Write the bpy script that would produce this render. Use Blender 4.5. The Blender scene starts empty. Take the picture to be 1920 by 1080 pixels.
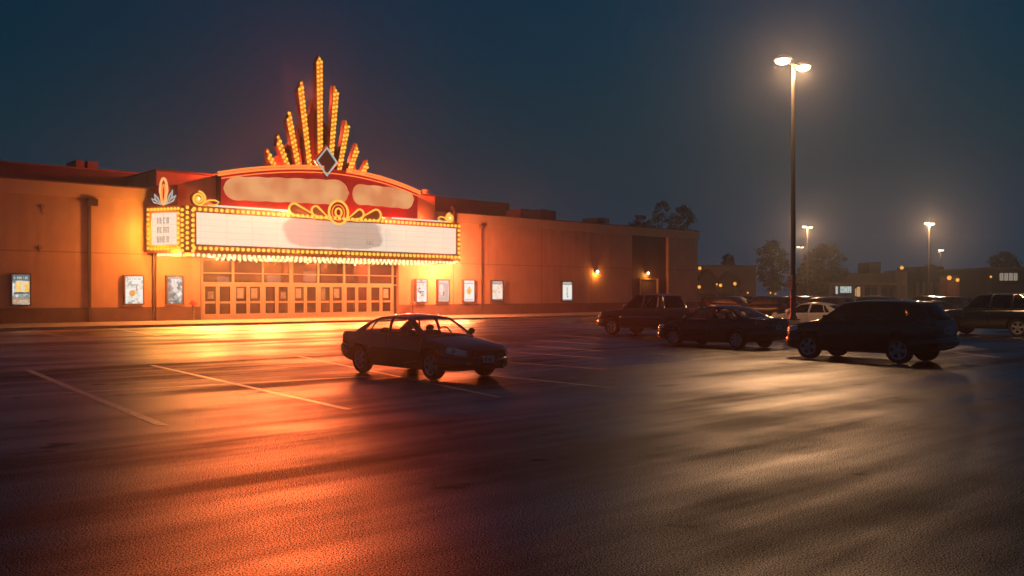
import bpy, bmesh, math, random
from mathutils import Vector, Matrix
R = math.radians
rnd = random.Random(7)
scn = bpy.context.scene
COL = scn.collection

# ------------------------------------------------------------------ materials
def nodes_of(name):
    m = bpy.data.materials.new(name); m.use_nodes = True
    nt = m.node_tree
    return m, nt, nt.nodes['Principled BSDF']

def mat(name, col, rough=.6, metal=0., spec=.5, var=.0, vscale=4., bump=0., bscale=60., coat=0., emis=None, estr=0., stretch=None):
    m, nt, b = nodes_of(name)
    b.inputs['Base Color'].default_value = (*col, 1)
    b.inputs['Roughness'].default_value = rough
    b.inputs['Metallic'].default_value = metal
    b.inputs['Specular IOR Level'].default_value = spec
    b.inputs['Coat Weight'].default_value = coat
    b.inputs['Coat Roughness'].default_value = .06
    if emis:
        b.inputs['Emission Color'].default_value = (*emis, 1)
        b.inputs['Emission Strength'].default_value = estr
    if var or bump:
        tc = nt.nodes.new('ShaderNodeTexCoord')
        src = tc.outputs['Object']
        if stretch:
            mp = nt.nodes.new('ShaderNodeMapping'); mp.inputs['Scale'].default_value = stretch
            nt.links.new(src, mp.inputs['Vector']); src = mp.outputs['Vector']
    if var:
        n = nt.nodes.new('ShaderNodeTexNoise'); n.inputs['Scale'].default_value = vscale; n.inputs['Detail'].default_value = 6
        nt.links.new(src, n.inputs['Vector'])
        r = nt.nodes.new('ShaderNodeValToRGB')
        r.color_ramp.elements[0].position = .3; r.color_ramp.elements[1].position = .7
        r.color_ramp.elements[0].color = (*[c*(1-var) for c in col], 1)
        r.color_ramp.elements[1].color = (*[min(1, c*(1+var)) for c in col], 1)
        nt.links.new(n.outputs['Fac'], r.inputs['Fac'])
        nt.links.new(r.outputs['Color'], b.inputs['Base Color'])
    if bump:
        n2 = nt.nodes.new('ShaderNodeTexNoise'); n2.inputs['Scale'].default_value = bscale; n2.inputs['Detail'].default_value = 3
        nt.links.new(tc.outputs['Object'], n2.inputs['Vector'])
        bp = nt.nodes.new('ShaderNodeBump'); bp.inputs['Strength'].default_value = bump; bp.inputs['Distance'].default_value = .02
        nt.links.new(n2.outputs['Fac'], bp.inputs['Height'])
        nt.links.new(bp.outputs['Normal'], b.inputs['Normal'])
    return m

def glow(name, col, s, sampled=False):
    m = bpy.data.materials.new(name); m.use_nodes = True
    nt = m.node_tree; nt.nodes.clear()
    e = nt.nodes.new('ShaderNodeEmission'); e.inputs[0].default_value = (*col, 1); e.inputs[1].default_value = s
    o = nt.nodes.new('ShaderNodeOutputMaterial'); nt.links.new(e.outputs[0], o.inputs[0])
    if not sampled: m.cycles.emission_sampling = 'NONE'
    return m

def glass(name, tint, refl=1.0, rough=.02):
    m = bpy.data.materials.new(name); m.use_nodes = True
    nt = m.node_tree; nt.nodes.clear()
    t = nt.nodes.new('ShaderNodeBsdfTransparent'); t.inputs[0].default_value = (*tint, 1)
    g = nt.nodes.new('ShaderNodeBsdfGlossy'); g.inputs['Roughness'].default_value = rough; g.inputs[0].default_value = (refl, refl, refl, 1)
    lw = nt.nodes.new('ShaderNodeLayerWeight'); lw.inputs[0].default_value = .5
    pw = nt.nodes.new('ShaderNodeMath'); pw.operation = 'POWER'; nt.links.new(lw.outputs['Facing'], pw.inputs[0]); pw.inputs[1].default_value = 4.
    f = nt.nodes.new('ShaderNodeMath'); f.operation = 'MULTIPLY_ADD'; nt.links.new(pw.outputs[0], f.inputs[0]); f.inputs[1].default_value = .8; f.inputs[2].default_value = .05
    mx = nt.nodes.new('ShaderNodeMixShader'); o = nt.nodes.new('ShaderNodeOutputMaterial')
    nt.links.new(f.outputs[0], mx.inputs[0]); nt.links.new(t.outputs[0], mx.inputs[1]); nt.links.new(g.outputs[0], mx.inputs[2])
    nt.links.new(mx.outputs[0], o.inputs[0])
    return m

# ------------------------------------------------------------------ mesh builder
class MB:
    def __init__(s): s.v = []; s.f = []; s.m = []; s.sm = []
    def face(s, pts, mi=0, smooth=False):
        n = len(s.v); s.v += [tuple(p) for p in pts]; s.f.append(tuple(range(n, n+len(pts)))); s.m.append(mi); s.sm.append(smooth)
    def box(s, x0, x1, y0, y1, z0, z1, mi=0):
        n = len(s.v)
        s.v += [(x0,y0,z0),(x1,y0,z0),(x1,y1,z0),(x0,y1,z0),(x0,y0,z1),(x1,y0,z1),(x1,y1,z1),(x0,y1,z1)]
        for f in ((0,3,2,1),(4,5,6,7),(0,1,5,4),(1,2,6,5),(2,3,7,6),(3,0,4,7)):
            s.f.append(tuple(n+i for i in f)); s.m.append(mi); s.sm.append(False)
    def grid(s, rows, mi=0, smooth=True, closed=False, mfun=None):
        n = len(s.v); w = len(rows[0])
        for r in rows: s.v += [tuple(p) for p in r]
        for i in range(len(rows)-1):
            for j in range(w if closed else w-1):
                k = (j+1) % w
                s.f.append((n+i*w+j, n+i*w+k, n+(i+1)*w+k, n+(i+1)*w+j))
                s.m.append(mfun(i, j) if mfun else mi); s.sm.append(smooth)
    def prism(s, poly, fn, d0, d1, mi=0):
        # poly: list of 2d; fn(a,b,d)->3d
        n = len(poly)
        a = [fn(p[0], p[1], d0) for p in poly]; b = [fn(p[0], p[1], d1) for p in poly]
        s.face(a[::-1], mi); s.face(b, mi)
        for i in range(n):
            j = (i+1) % n
            s.face([a[i], a[j], b[j], b[i]], mi)
    def tube(s, pts, r, n=8, mi=0, closed=False, cap=True):
        pts = [Vector(p) for p in pts]; rings = []
        N = len(pts); rad = r if isinstance(r, (list, tuple)) else [r]*N
        up = None
        for i, p in enumerate(pts):
            a = pts[(i-1) % N] if (closed or i > 0) else p
            b = pts[(i+1) % N] if (closed or i < N-1) else p
            t = (b-a).normalized() if (b-a).length > 1e-9 else Vector((0,0,1))
            if up is None:
                up = Vector((0,0,1)) if abs(t.z) < .9 else Vector((1,0,0))
            x = up.cross(t)
            if x.length < 1e-4: x = Vector((1,.3,0)).cross(t)
            x.normalize(); y = t.cross(x); up = y
            rings.append([p + (x*math.cos(2*math.pi*k/n) + y*math.sin(2*math.pi*k/n))*rad[i] for k in range(n)])
        if closed: rings.append(rings[0])
        s.grid(rings, mi, True, True)
        if cap and not closed:
            s.face(rings[0][::-1], mi); s.face(rings[-1], mi)
    def lathe(s, prof, axis='z', n=24, mi=0, org=(0,0,0), mfun=None):
        rows = []
        for r, h in prof:
            row = []
            for k in range(n):
                a = 2*math.pi*k/n; ca, sa = r*math.cos(a), r*math.sin(a)
                p = (ca, sa, h) if axis == 'z' else ((ca, h, sa) if axis == 'y' else (h, ca, sa))
                row.append((p[0]+org[0], p[1]+org[1], p[2]+org[2]))
            rows.append(row)
        s.grid(rows, mi, True, True, mfun)
    def ball(s, c, r, mi=0, nu=8, nv=5, sc=(1,1,1)):
        rows = []
        for i in range(nv+1):
            t = math.pi*i/nv; rr = max(math.sin(t), .02)*r
            rows.append([(c[0]+sc[0]*rr*math.cos(2*math.pi*k/nu), c[1]+sc[1]*rr*math.sin(2*math.pi*k/nu), c[2]+sc[2]*r*math.cos(t)) for k in range(nu)])
        s.grid(rows, mi, True, True)
    def mesh(s, name, mats, weld=1e-4, angle=35, recalc=True):
        me = bpy.data.meshes.new(name)
        me.from_pydata(s.v, [], s.f)
        for m in (mats if isinstance(mats, (list, tuple)) else [mats]): me.materials.append(m)
        for p, mi, sm in zip(me.polygons, s.m, s.sm): p.material_index = mi; p.use_smooth = sm
        bm = bmesh.new(); bm.from_mesh(me)
        if weld: bmesh.ops.remove_doubles(bm, verts=bm.verts, dist=weld)
        if recalc: bmesh.ops.recalc_face_normals(bm, faces=bm.faces)
        bm.to_mesh(me); bm.free()
        if any(s.sm): me.set_sharp_from_angle(angle=R(angle))
        return me
    def build(s, name, mats, parent=None, **k):
        o = bpy.data.objects.new(name, s.mesh(name, mats, **k)); COL.objects.link(o)
        if parent: o.parent = parent
        return o

def tag(o, label=None, cat=None, group=None, kind=None):
    if label: o['label'] = label
    if cat: o['category'] = cat
    if group: o['group'] = group
    if kind: o['kind'] = kind
    return o
def thing(name, label, cat, loc=(0,0,0), rz=0., group=None):
    o = bpy.data.objects.new(name, None); COL.objects.link(o)
    o.location = loc; o.rotation_euler = (0,0,rz); o.empty_display_size = .3
    return tag(o, label, cat, group)
def dup_mesh(name, me, parent=None, loc=(0,0,0)):
    o = bpy.data.objects.new(name, me); COL.objects.link(o); o.location = loc
    if parent: o.parent = parent
    return o
def copy_tree(o, parent=None):
    c = o.copy(); COL.objects.link(c); c.parent = parent
    for ch in list(o.children): copy_tree(ch, c)
    return c
def lamp(name, loc, power, col, radius=.15, kind='POINT', parent=None, **kw):
    l = bpy.data.lights.new(name, kind); l.energy = power; l.color = col
    if kind == 'POINT' or kind == 'SPOT': l.shadow_soft_size = radius
    for k, v in kw.items(): setattr(l, k, v)
    o = bpy.data.objects.new(name, l); COL.objects.link(o); o.location = loc
    if parent: o.parent = parent
    return o

# ------------------------------------------------------------------ camera and site geometry
FPX, HZ, CH = 1700., 552., 1.9
cam = bpy.data.cameras.new('camera'); co = bpy.data.objects.new('camera', cam); COL.objects.link(co)
co.location = (0,0,CH); co.rotation_euler = (R(90),0,0)
cam.sensor_width = 36; cam.lens = FPX/1920*36; cam.shift_y = (HZ-540)/1920; cam.clip_end = 2000; cam.clip_start = .1
scn.camera = co
def at(px, py, Y): return Vector(((px-960)/FPX*Y, Y, CH-(py-HZ)*Y/FPX))
TH = R(42.39); CT, ST = math.cos(TH), math.sin(TH)
OX, OY = -30.55, 54.1
def fac(px, py=HZ, o=0.):          # along-facade distance and height on the plane standing o metres out from the wall
    k = (px-960)/FPX; bx = OX+ST*o; by = OY-CT*o
    s = (k*by-bx)/(CT-k*ST); Y = by+s*ST
    return s, CH-(py-HZ)*Y/FPX
def W(s, o, z=0.): return Vector((OX+CT*s+ST*o, OY+ST*s-CT*o, z))
UZ = TH

# ------------------------------------------------------------------ tunables
P_SOFFIT, P_FRONT, P_RED, P_RAY, P_LAMP = 125., 5200., 1800., 1000., 1300.
P_REDG = 90000.
P_SIDE, P_CORN, P_TOP = 520., 1100., 300.
ORANGE = (1., .36, .05); WARM = (1., .52, .23); RED = (1., .07, .02)
HAZE_D = .0014

GL0, GL1 = .22, .90
# ------------------------------------------------------------------ world
w = bpy.data.worlds.new('World'); scn.world = w; w.use_nodes = True
nt = w.node_tree; bg = nt.nodes['Background']
sky = nt.nodes.new('ShaderNodeTexSky'); sky.sky_type = 'NISHITA'; sky.sun_disc = False
sky.sun_elevation = R(-1.0); sky.sun_rotation = R(200); sky.air_density = 1.0; sky.ozone_density = 3.0; sky.dust_density = .5
tint = nt.nodes.new('ShaderNodeMix'); tint.data_type = 'RGBA'; tint.blend_type = 'MULTIPLY'; tint.inputs[0].default_value = 1
tint.inputs[7].default_value = (.155, 1.33, 1.05, 1)
tcw = nt.nodes.new('ShaderNodeTexCoord'); sxyz = nt.nodes.new('ShaderNodeSeparateXYZ'); nt.links.new(tcw.outputs['Generated'], sxyz.inputs[0])
mrw = nt.nodes.new('ShaderNodeMapRange'); mrw.interpolation_type = 'SMOOTHSTEP'; mrw.inputs[1].default_value = .02; mrw.inputs[2].default_value = .26; nt.links.new(sxyz.outputs['Z'], mrw.inputs[0])
tint.inputs[7].default_value = (.05, 1.05, .98, 1); nt.links.new(sky.outputs[0], tint.inputs[6])
grd = nt.nodes.new('ShaderNodeMix'); grd.data_type = 'RGBA'; nt.links.new(mrw.outputs[0], grd.inputs[0])     # murky city air replaces the sky low down
grd.inputs[6].default_value = (.075, .23, .42, 1); nt.links.new(tint.outputs[2], grd.inputs[7]); nt.links.new(grd.outputs[2], bg.inputs[0])
bg.inputs[1].default_value = .15

# ------------------------------------------------------------------ ground
def asphalt():
    m, nt, b = nodes_of('asphalt')
    N = nt.nodes.new; Lk = nt.links.new
    tc = N('ShaderNodeTexCoord')
    rot = N('ShaderNodeMapping'); rot.inputs['Rotation'].default_value = (0,0,-R(42)); Lk(tc.outputs['Object'], rot.inputs['Vector'])
    st = N('ShaderNodeMapping'); st.inputs['Scale'].default_value = (.055, .50, 1); Lk(rot.outputs['Vector'], st.inputs['Vector'])
    def noise(src, sc, det, rough=.55):
        n = N('ShaderNodeTexNoise'); n.inputs['Scale'].default_value = sc; n.inputs['Detail'].default_value = det; n.inputs['Roughness'].default_value = rough
        Lk(src, n.inputs['Vector']); return n.outputs['Fac']
    def ramp(f, a, b_, c0, c1):
        r = N('ShaderNodeMapRange'); r.inputs[1].default_value = a; r.inputs[2].default_value = b_; r.inputs[3].default_value = c0; r.inputs[4].default_value = c1
        r.interpolation_type = 'SMOOTHSTEP'
        Lk(f, r.inputs[0]); return r.outputs[0]
    def math_(op, a, b_):
        n = N('ShaderNodeMath'); n.operation = op
        for i, x in enumerate((a, b_)):
            if isinstance(x, (int, float)): n.inputs[i].default_value = x
            else: Lk(x, n.inputs[i])
        return n.outputs[0]
    streak = noise(st.outputs['Vector'], 1.0, 5, .6)
    blotch = noise(tc.outputs['Object'], .22, 4)
    grain = noise(tc.outputs['Object'], 38, 3, .7)
    grain2 = noise(tc.outputs['Object'], 120, 2, .6)
    wear = math_('ADD', math_('MULTIPLY', streak, .62), math_('MULTIPLY', blotch, .38))
    speck = noise(tc.outputs['Object'], 75, 2, .8)
    stain = ramp(noise(tc.outputs['Object'], .75, 3, .6), .64, .72, 0, 1)
    keep = math_('SUBTRACT', 1., math_('MULTIPLY', stain, .5))
    # wheel-polished bands are smoother, the rest rough and dull
    rough = math_('ADD', ramp(wear, .41, .59, .54, .42), ramp(speck, .35, .65, -.06, .08))
    base = math_('MULTIPLY', math_('MULTIPLY', ramp(wear, .38, .62, .014, .026), ramp(speck, .38, .66, .2, 2.6)), keep)
    cc = N('ShaderNodeCombineColor')
    Lk(base, cc.inputs[0]); Lk(math_('MULTIPLY', base, 1.0), cc.inputs[1]); Lk(math_('MULTIPLY', base, 1.0), cc.inputs[2])
    bp = N('ShaderNodeBump'); bp.inputs['Strength'].default_value = .28; bp.inputs['Distance'].default_value = .012
    Lk(math_('ADD', math_('MULTIPLY', grain, .5), math_('MULTIPLY', speck, .7)), bp.inputs['Height'])
    gcol = math_('MULTIPLY', math_('MULTIPLY', ramp(wear, .37, .62, GL0, GL1), ramp(speck, .40, .62, .0, 2.2)), keep)
    gc = N('ShaderNodeCombineColor')
    for q in range(3): Lk(gcol, gc.inputs[q])
    gl = N('ShaderNodeBsdfGlossy'); gl.distribution = 'BECKMANN'; Lk(gc.outputs[0], gl.inputs['Color']); Lk(rough, gl.inputs['Roughness']); Lk(bp.outputs['Normal'], gl.inputs['Normal'])
    df = N('ShaderNodeBsdfDiffuse'); Lk(cc.outputs[0], df.inputs['Color']); Lk(bp.outputs['Normal'], df.inputs['Normal'])
    lw = N('ShaderNodeLayerWeight'); lw.inputs[0].default_value = .5
    fres = math_('ADD', .03, math_('MULTIPLY', math_('POWER', lw.outputs['Facing'], 3.2), .85))
    mx = N('ShaderNodeMixShader'); Lk(fres, mx.inputs[0]); Lk(df.outputs[0], mx.inputs[1]); Lk(gl.outputs[0], mx.inputs[2])
    nt.nodes.remove(b); Lk(mx.outputs[0], [n for n in nt.nodes if n.type == 'OUTPUT_MATERIAL'][0].inputs[0])
    return m
M_asph = asphalt()
g = MB()
g.grid([[(-300+50*i, -60+50*j, 0) for i in range(15)] for j in range(14)], smooth=False)
tag(g.build('ground', M_asph), kind='structure')
M_conc = mat('sidewalk concrete', (.30,.26,.22), .7, var=.25, vscale=1.2, bump=.2, bscale=30)
M_kerb = mat('kerb concrete', (.26,.24,.21), .8, var=.3, vscale=2)
sw = MB(); sw.box(-40, 84, -7.8, -.0, -.2, .15)
o = tag(sw.build('sidewalk', M_conc), kind='structure'); o.location = (OX,OY,0); o.rotation_euler = (0,0,UZ)
kb = MB(); kb.box(-40, 84, -8.0, -7.805, -.2, .153)
o = tag(kb.build('kerb', M_kerb), kind='structure'); o.location = (OX,OY,0); o.rotation_euler = (0,0,UZ)
M_paint_line = mat('worn road paint', (.88,.76,.58), .38, spec=.9, var=.5, vscale=9, bump=.3, bscale=40)
def gp(px, py):
    Y = CH*FPX/(py-HZ); return Vector(((px-960)/FPX*Y, Y, 0))
LINES = [((52,694),(305,798),.15), ((285,685),(655,768),.13), ((560,668),(937,745),.11), ((-160,752),(690,706),.12), ((880,700),(1145,727),.12),
         ((930,678),(1135,692.5),.12), ((960,660),(1137,672.5),.12), ((985,648),(1132,658.5),.12), ((1000,638),(1128,646),.12), ((1020,627),(1122,633.5),.12),
         ((60,620),(150,636),.12), ((190,612),(300,630),.12), ((1790,661),(1870,670),.12)]
for a, b, wd in LINES:
    A, B = gp(*a), gp(*b); d = (B-A).normalized(); n = Vector((-d.y, d.x, 0))*wd/2
    q = MB(); z = Vector((0,0,.004))
    K = 24
    q.grid([[A+(B-A)*k/K+n+z for k in range(K+1)], [A+(B-A)*k/K-n+z for k in range(K+1)]], smooth=False)
    tag(q.build('parking_line', M_paint_line), kind='structure')

# ------------------------------------------------------------------ theatre building
def wall_mat():
    m = mat('painted stucco wall', (.60,.34,.235), .75, spec=.25, var=.10, vscale=.6, bump=.12, bscale=14)
    nt = m.node_tree; b = nt.nodes['Principled BSDF']; N = nt.nodes.new
    # cast panel joints: darker scored lines at fixed heights and spacings, in the wall's own coordinates
    src = b.inputs['Base Color'].links[0].from_socket
    tc = N('ShaderNodeTexCoord'); sp = N('ShaderNodeSeparateXYZ'); nt.links.new(tc.outputs['Object'], sp.inputs[0])
    def line(sock, pos, wd):
        s = N('ShaderNodeMath'); s.operation = 'SUBTRACT'; nt.links.new(sock, s.inputs[0]); s.inputs[1].default_value = pos
        a = N('ShaderNodeMath'); a.operation = 'ABSOLUTE'; nt.links.new(s.outputs[0], a.inputs[0])
        l = N('ShaderNodeMath'); l.operation = 'LESS_THAN'; nt.links.new(a.outputs[0], l.inputs[0]); l.inputs[1].default_value = wd
        return l.outputs[0]
    acc = line(sp.outputs['Z'], 4.55, .035)
    for s_ in (34.6, 45.1, 52.0):
        mx = N('ShaderNodeMath'); mx.operation = 'MAXIMUM'; nt.links.new(acc, mx.inputs[0]); nt.links.new(line(sp.outputs['X'], s_, .05), mx.inputs[1]); acc = mx.outputs[0]
    mix = N('ShaderNodeMix'); mix.data_type = 'RGBA'; mix.blend_type = 'MULTIPLY'
    sc = N('ShaderNodeMath'); sc.operation = 'MULTIPLY'; nt.links.new(acc, sc.inputs[0]); sc.inputs[1].default_value = .8
    nt.links.new(sc.outputs[0], mix.inputs[0]); nt.links.new(src, mix.inputs[6]); mix.inputs[7].default_value = (.55,.5,.5,1)
    mp = N('ShaderNodeMapping'); mp.inputs['Scale'].default_value = (1.6, 1.6, .12); nt.links.new(tc.outputs['Object'], mp.inputs[0])
    ns = N('ShaderNodeTexNoise'); ns.inputs['Scale'].default_value = 1.; ns.inputs['Detail'].default_value = 5; nt.links.new(mp.outputs[0], ns.inputs['Vector'])
    mr = N('ShaderNodeMapRange'); mr.inputs[1].default_value = .48; mr.inputs[2].default_value = .72; mr.inputs[4].default_value = .28; nt.links.new(ns.outputs['Fac'], mr.inputs[0])
    m2 = N('ShaderNodeMix'); m2.data_type = 'RGBA'; m2.blend_type = 'MULTIPLY'; nt.links.new(mr.outputs[0], m2.inputs[0]); nt.links.new(mix.outputs[2], m2.inputs[6]); m2.inputs[7].default_value = (.5,.45,.42,1)
    nt.links.new(m2.outputs[2], b.inputs['Base Color'])
    return m
M_wall = wall_mat()
M_corn = mat('cornice stucco', (.66,.39,.26), .7, spec=.25, var=.08, vscale=.8)
M_cope = mat('metal coping', (.22,.10,.08), .5, metal=.3)
M_plin = mat('plinth maroon', (.13,.065,.06), .65, var=.2, vscale=1.5)
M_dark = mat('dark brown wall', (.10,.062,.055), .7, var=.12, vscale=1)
M_pipe = mat('downspout brown', (.06,.035,.03), .5)
M_roof = mat('upper wall brown', (.10,.075,.07), .8, var=.15, vscale=.8)
M_frame = mat('pale door frame', (.62,.46,.33), .45, metal=.0, var=.08, vscale=3)
M_glassd = glass('lobby glass', (.5,.42,.4), .8, .03)
M_lobby = mat('lobby wall', (.20,.10,.08), .8, var=.4, vscale=.7)
M_floor = mat('lobby floor', (.16,.08,.07), .4, var=.3, vscale=2)
M_black = mat('black plastic', (.012,.012,.013), .5)

th = thing('theatre_building', 'long low stucco cinema building with dark plinth and glazed entrance behind the glowing marquee', 'building', (OX,OY,0), UZ)
S0, S1, S2, S3, S4 = -18., 9.19, 12.2, 28.7, 32.4
S5 = 69.3; SB0, SB1 = 58.1, 64.1
D = 42.
def box_part(name, m, x0, x1, y0, y1, z0, z1, parent=th, bev=0.):
    b = MB(); b.box(x0, x1, y0, y1, z0, z1); return b.build(name, m, parent)
box_part('wall', M_wall, S0, S1-.003, 0, D, .1, 8.85)
b = MB()
b.box(S4+.003, SB0, 0, D, .1, 8.85); b.box(SB1, S5, 0, D, .1, 8.85); b.box(SB0+.001, SB1-.001, .003, D, 8.05, 8.85); b.build('wall', M_wall, th)
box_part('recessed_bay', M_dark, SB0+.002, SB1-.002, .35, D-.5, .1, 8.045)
b = MB(); b.box(S1, S2, -.3, D, .1, 10.1); b.box(S3, S4, -.3, D, .1, 10.1); b.box(S2+.001, S3-.001, -.3+.001, D, 4.6, 10.098); b.build('entrance_wall', M_wall, th)
b = MB(); b.box(S1-.05, S4+.05, -.36, D, 10.1, 10.22); b.build('coping', M_cope, th)
b = MB(); b.box(S0, S1-.004, -.14, -.002, 8.0, 8.84); b.build('cornice', M_corn, th)
b = MB(); b.box(S4+.06, S5+.14, -.14, -.002, 8.0, 8.84); b.box(S5+.002, S5+.14, -.001, D, 8.0, 8.84); b.build('cornice', M_corn, th)
b = MB(); b.box(S0, S1-.06, -.18, .6, 8.852, 8.93); b.build('coping', M_cope, th)
b = MB(); b.box(S4+.06, S5+.18, -.18, .6, 8.852, 8.93); b.build('coping', M_cope, th)
for x0, x1, y in ((S0,S1-.06,-.07),(S1-.05,S2,-.37),(S3,S4+.05,-.37),(S4+.055,SB0,-.07),(SB1,S5+.06,-.07)):
    box_part('plinth', M_plin, x0, x1, y, y+.066, .12, 1.06)
box_part('plinth', M_plin, SB0+.003, 59.6, .29, .347, .12, 1.06); box_part('plinth', M_plin, 62.6, SB1-.003, .29, .347, .12, 1.06)
b = MB(); b.box(4.95, 5.12, -.2, -.02, .15, 7.75); ds = b.build('downspout', M_pipe, th)
b = MB(); b.box(4.85, 5.5, -.32, -.015, 7.52, 7.95); b.build('leader_head', M_pipe, ds)
b = MB(); b.box(9.02, 9.17, -.2, -.02, .15, 7.3); b.build('downspout', M_pipe, th)
b = MB(); b.box(37.7, 37.82, -.12, -.02, .15, 7.7); ds = b.build('downspout', M_pipe, th)
b = MB(); b.box(37.45, 37.95, -.28, -.015, 7.7, 8.0-.005); b.build('leader_head', M_cope, ds)
# side door in the bay
b = MB(); b.box(59.75, 62.45, .30, .345, .15, 3.45); sd = b.build('side_door', mat('grey steel door', (.16,.11,.095), .5, var=.15, vscale=3), th)
b = MB(); b.box(59.58, 59.74, .2, .35, .15, 3.6); b.box(62.46, 62.66, .12, .35, .15, 3.6); b.box(59.742, 62.458, .2, .35, 3.455, 3.6); b.build('door_frame', mat('door trim orange', (.5,.27,.15), .5), sd)
b = MB(); b.tube([(60.0,.27,1.15),(60.25,.27,1.15)], .02); b.build('handle', M_pipe, sd)
# upper set-back volumes
box_part('upper_storey', M_roof, S0, 11.5, 5., D-2, 8.8, 10.45)
box_part('upper_storey', M_roof, 30.5, 45.6, 5., D-2, 8.8, 10.8)
b = MB(); b.box(S0, 11.45, 4.9, 5.2, 10.455, 10.55); b.build('coping', M_cope, th)
# lobby
b = MB(); b.box(S2-.05, S3+.05, 9., 9.3, .1, 4.7); b.build('lobby_wall', M_lobby, th)
b = MB(); b.box(S2-.05, S3+.05, .0, 9., .1, .16); b.build('lobby_floor', M_floor, th)
b = MB(); b.box(14, 20.5, 7.2, 8., .16, 1.25); b.box(21.5,27,7.2,8.,.16,1.25); b.build('concession_counter', mat('counter', (.3,.16,.1), .4), th)
M_scr = glow('menu screen', (1.,.78,.55), .9)
for x0, x1, z0, z1 in ((14.6,16.0,2.9,3.7),(17.6,18.9,2.6,3.3),(21.9,23.1,2.7,3.5),(25.3,26.7,3.0,3.9)):
    box_part('menu_board', M_scr, x0, x1, 8.9, 8.96, z0, z1)
for x0 in (13.6, 16.6, 20.9, 24.2, 27.3):
    box_part('lobby_column', mat('lobby column', (.24,.12,.09), .6), x0, x0+.5, 4.2, 4.7, .16, 4.6)
# entrance glazing frame
NB = 7; E0, E1 = 12.42, 28.3; BW = (E1-E0)/NB
fr = MB()
for i in range(NB+1):
    x = E0+i*BW; hw = .15 if i == 3 else .075
    fr.box(x-hw, x+hw, -.06, .1, .16, 4.6)
fr.box(S2+.002, E0-.42*0-.077, -.04, .08, 3.33, 3.41); 
for z0, z1 in ((2.60,2.76),(3.36,3.43)):
    for i in range(NB):
        a = E0+i*BW+(.15 if i == 3 else .075)+.001; c = E0+(i+1)*BW-(.15 if i == 2 else .075)-.001
        fr.box(a, c, -.05, .09, z0, z1)
fr.box(E1+.077, S3-.002, -.04, .08, 3.33, 3.41); fr.box(E1+.077, S3-.002, -.04, .08, 2.6, 2.7); fr.box(S2+.002, E0-.077, -.04, .08, 2.6, 2.7)
fr.box(S2+.002, S3-.002, -.1, -.062, .155, .34)
fr.build('entrance_frame', M_frame, th)
for i in range(NB):
    a = E0+i*BW+.08; c = E0+(i+1)*BW-.08
    p = MB(); p.box(a, c, .01, .03, 2.765, 3.355); p.box(a, c, .01, .03, 3.435, 4.6); p.build('transom_window', M_glassd, th)
p = MB(); p.box(S2+.003, E0-.08, .01, .03, .2, 4.6); p.build('side_window', M_glassd, th)
p = MB(); p.box(E1+.08, S3-.003, .01, .03, .2, 4.6); p.build('side_window', M_glassd, th)
NOTICE = [mat('paper notice', (.34,.36,.35), .8, var=.3, vscale=6), mat('grey notice', (.22,.23,.23), .8, var=.5, vscale=5), mat('teal notice', (.15,.2,.21), .8, var=.5, vscale=6)]
notice_on = {0:1, 2:0, 3:0, 5:1, 6:0, 8:2, 9:0, 13:0}
for i in range(NB):
    a = E0+i*BW+(.15 if i == 3 else .075)+.01; c = E0+(i+1)*BW-(.15 if i == 2 else .075)-.01; mid = (a+c)/2
    for k, (x0, x1) in enumerate(((a, mid-.008), (mid+.008, c))):
        d = MB(); y0, y1 = -.05, .03; st = .125
        d.box(x0, x0+st, y0, y1, .345, 2.59); d.box(x1-st, x1, y0, y1, .345, 2.59)
        d.box(x0+st, x1-st, y0, y1, .345, .54); d.box(x0+st, x1-st, y0, y1, 1.27, 1.42); d.box(x0+st, x1-st, y0, y1, 2.46, 2.59)
        dd = d.build('door', M_frame, th)
        q = MB(); q.box(x0+st, x1-st, -.02, -.005, .54, 1.27); q.box(x0+st, x1-st, -.02, -.005, 1.42, 2.46); q.build('door_glass', M_glassd, dd)
        h = MB(); hx = x1-.2 if k == 0 else x0+.2; h.tube([(hx,-.06,1.3),(hx,-.11,1.32),(hx,-.11,1.62),(hx,-.06,1.64)], .018, 6); h.build('handle', M_pipe, dd)
        n = i*2+k
        if n in notice_on:
            v = notice_on[n]; q = MB(); ww = x1-x0-2*st
            if v == 0: q.box(x0+st+.12*ww, x0+st+.72*ww, -.032, -.024, 1.62, 2.34)
            elif v == 1: q.box(x0+st+.25*ww, x0+st+.8*ww, -.032, -.024, 1.6, 2.1)
            else: q.box(x0+st+.05*ww, x0+st+.5*ww, -.032, -.024, 1.5, 2.35)
            q.build('notice', NOTICE[v], dd)

# standpipe posts by the entrance
M_red = mat('red enamel', (.55,.03,.03), .4)
def standpipe(s, label, mtop, hh):
    t = thing('standpipe', label, 'standpipe', W(s, .75, .15), UZ)
    b = MB(); b.lathe([(.0,0),(.16,0),(.16,.06),(.07,.1),(.065,hh-.3)], n=14); b.build('pipe', M_pipe, t)
    b = MB(); b.lathe([(.065,hh-.3),(.15,hh-.27),(.15,hh-.02),(.1,hh+.05),(0,hh+.06)], n=14)
    b.tube([(-.24,0,hh-.14),(.24,0,hh-.14)], .075, 10); b.tube([(0,-.2,hh-.14),(0,0,hh-.14)], .06, 10); b.build('hose_valve', mtop, t)
standpipe(11.5, 'red capped fire standpipe in front of the plinth beside the entrance doors', M_red, 1.3)
standpipe(29.8, 'brown capped fire standpipe between the doors and a poster case', mat('brown enamel', (.35,.12,.07), .5), 1.15)

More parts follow.
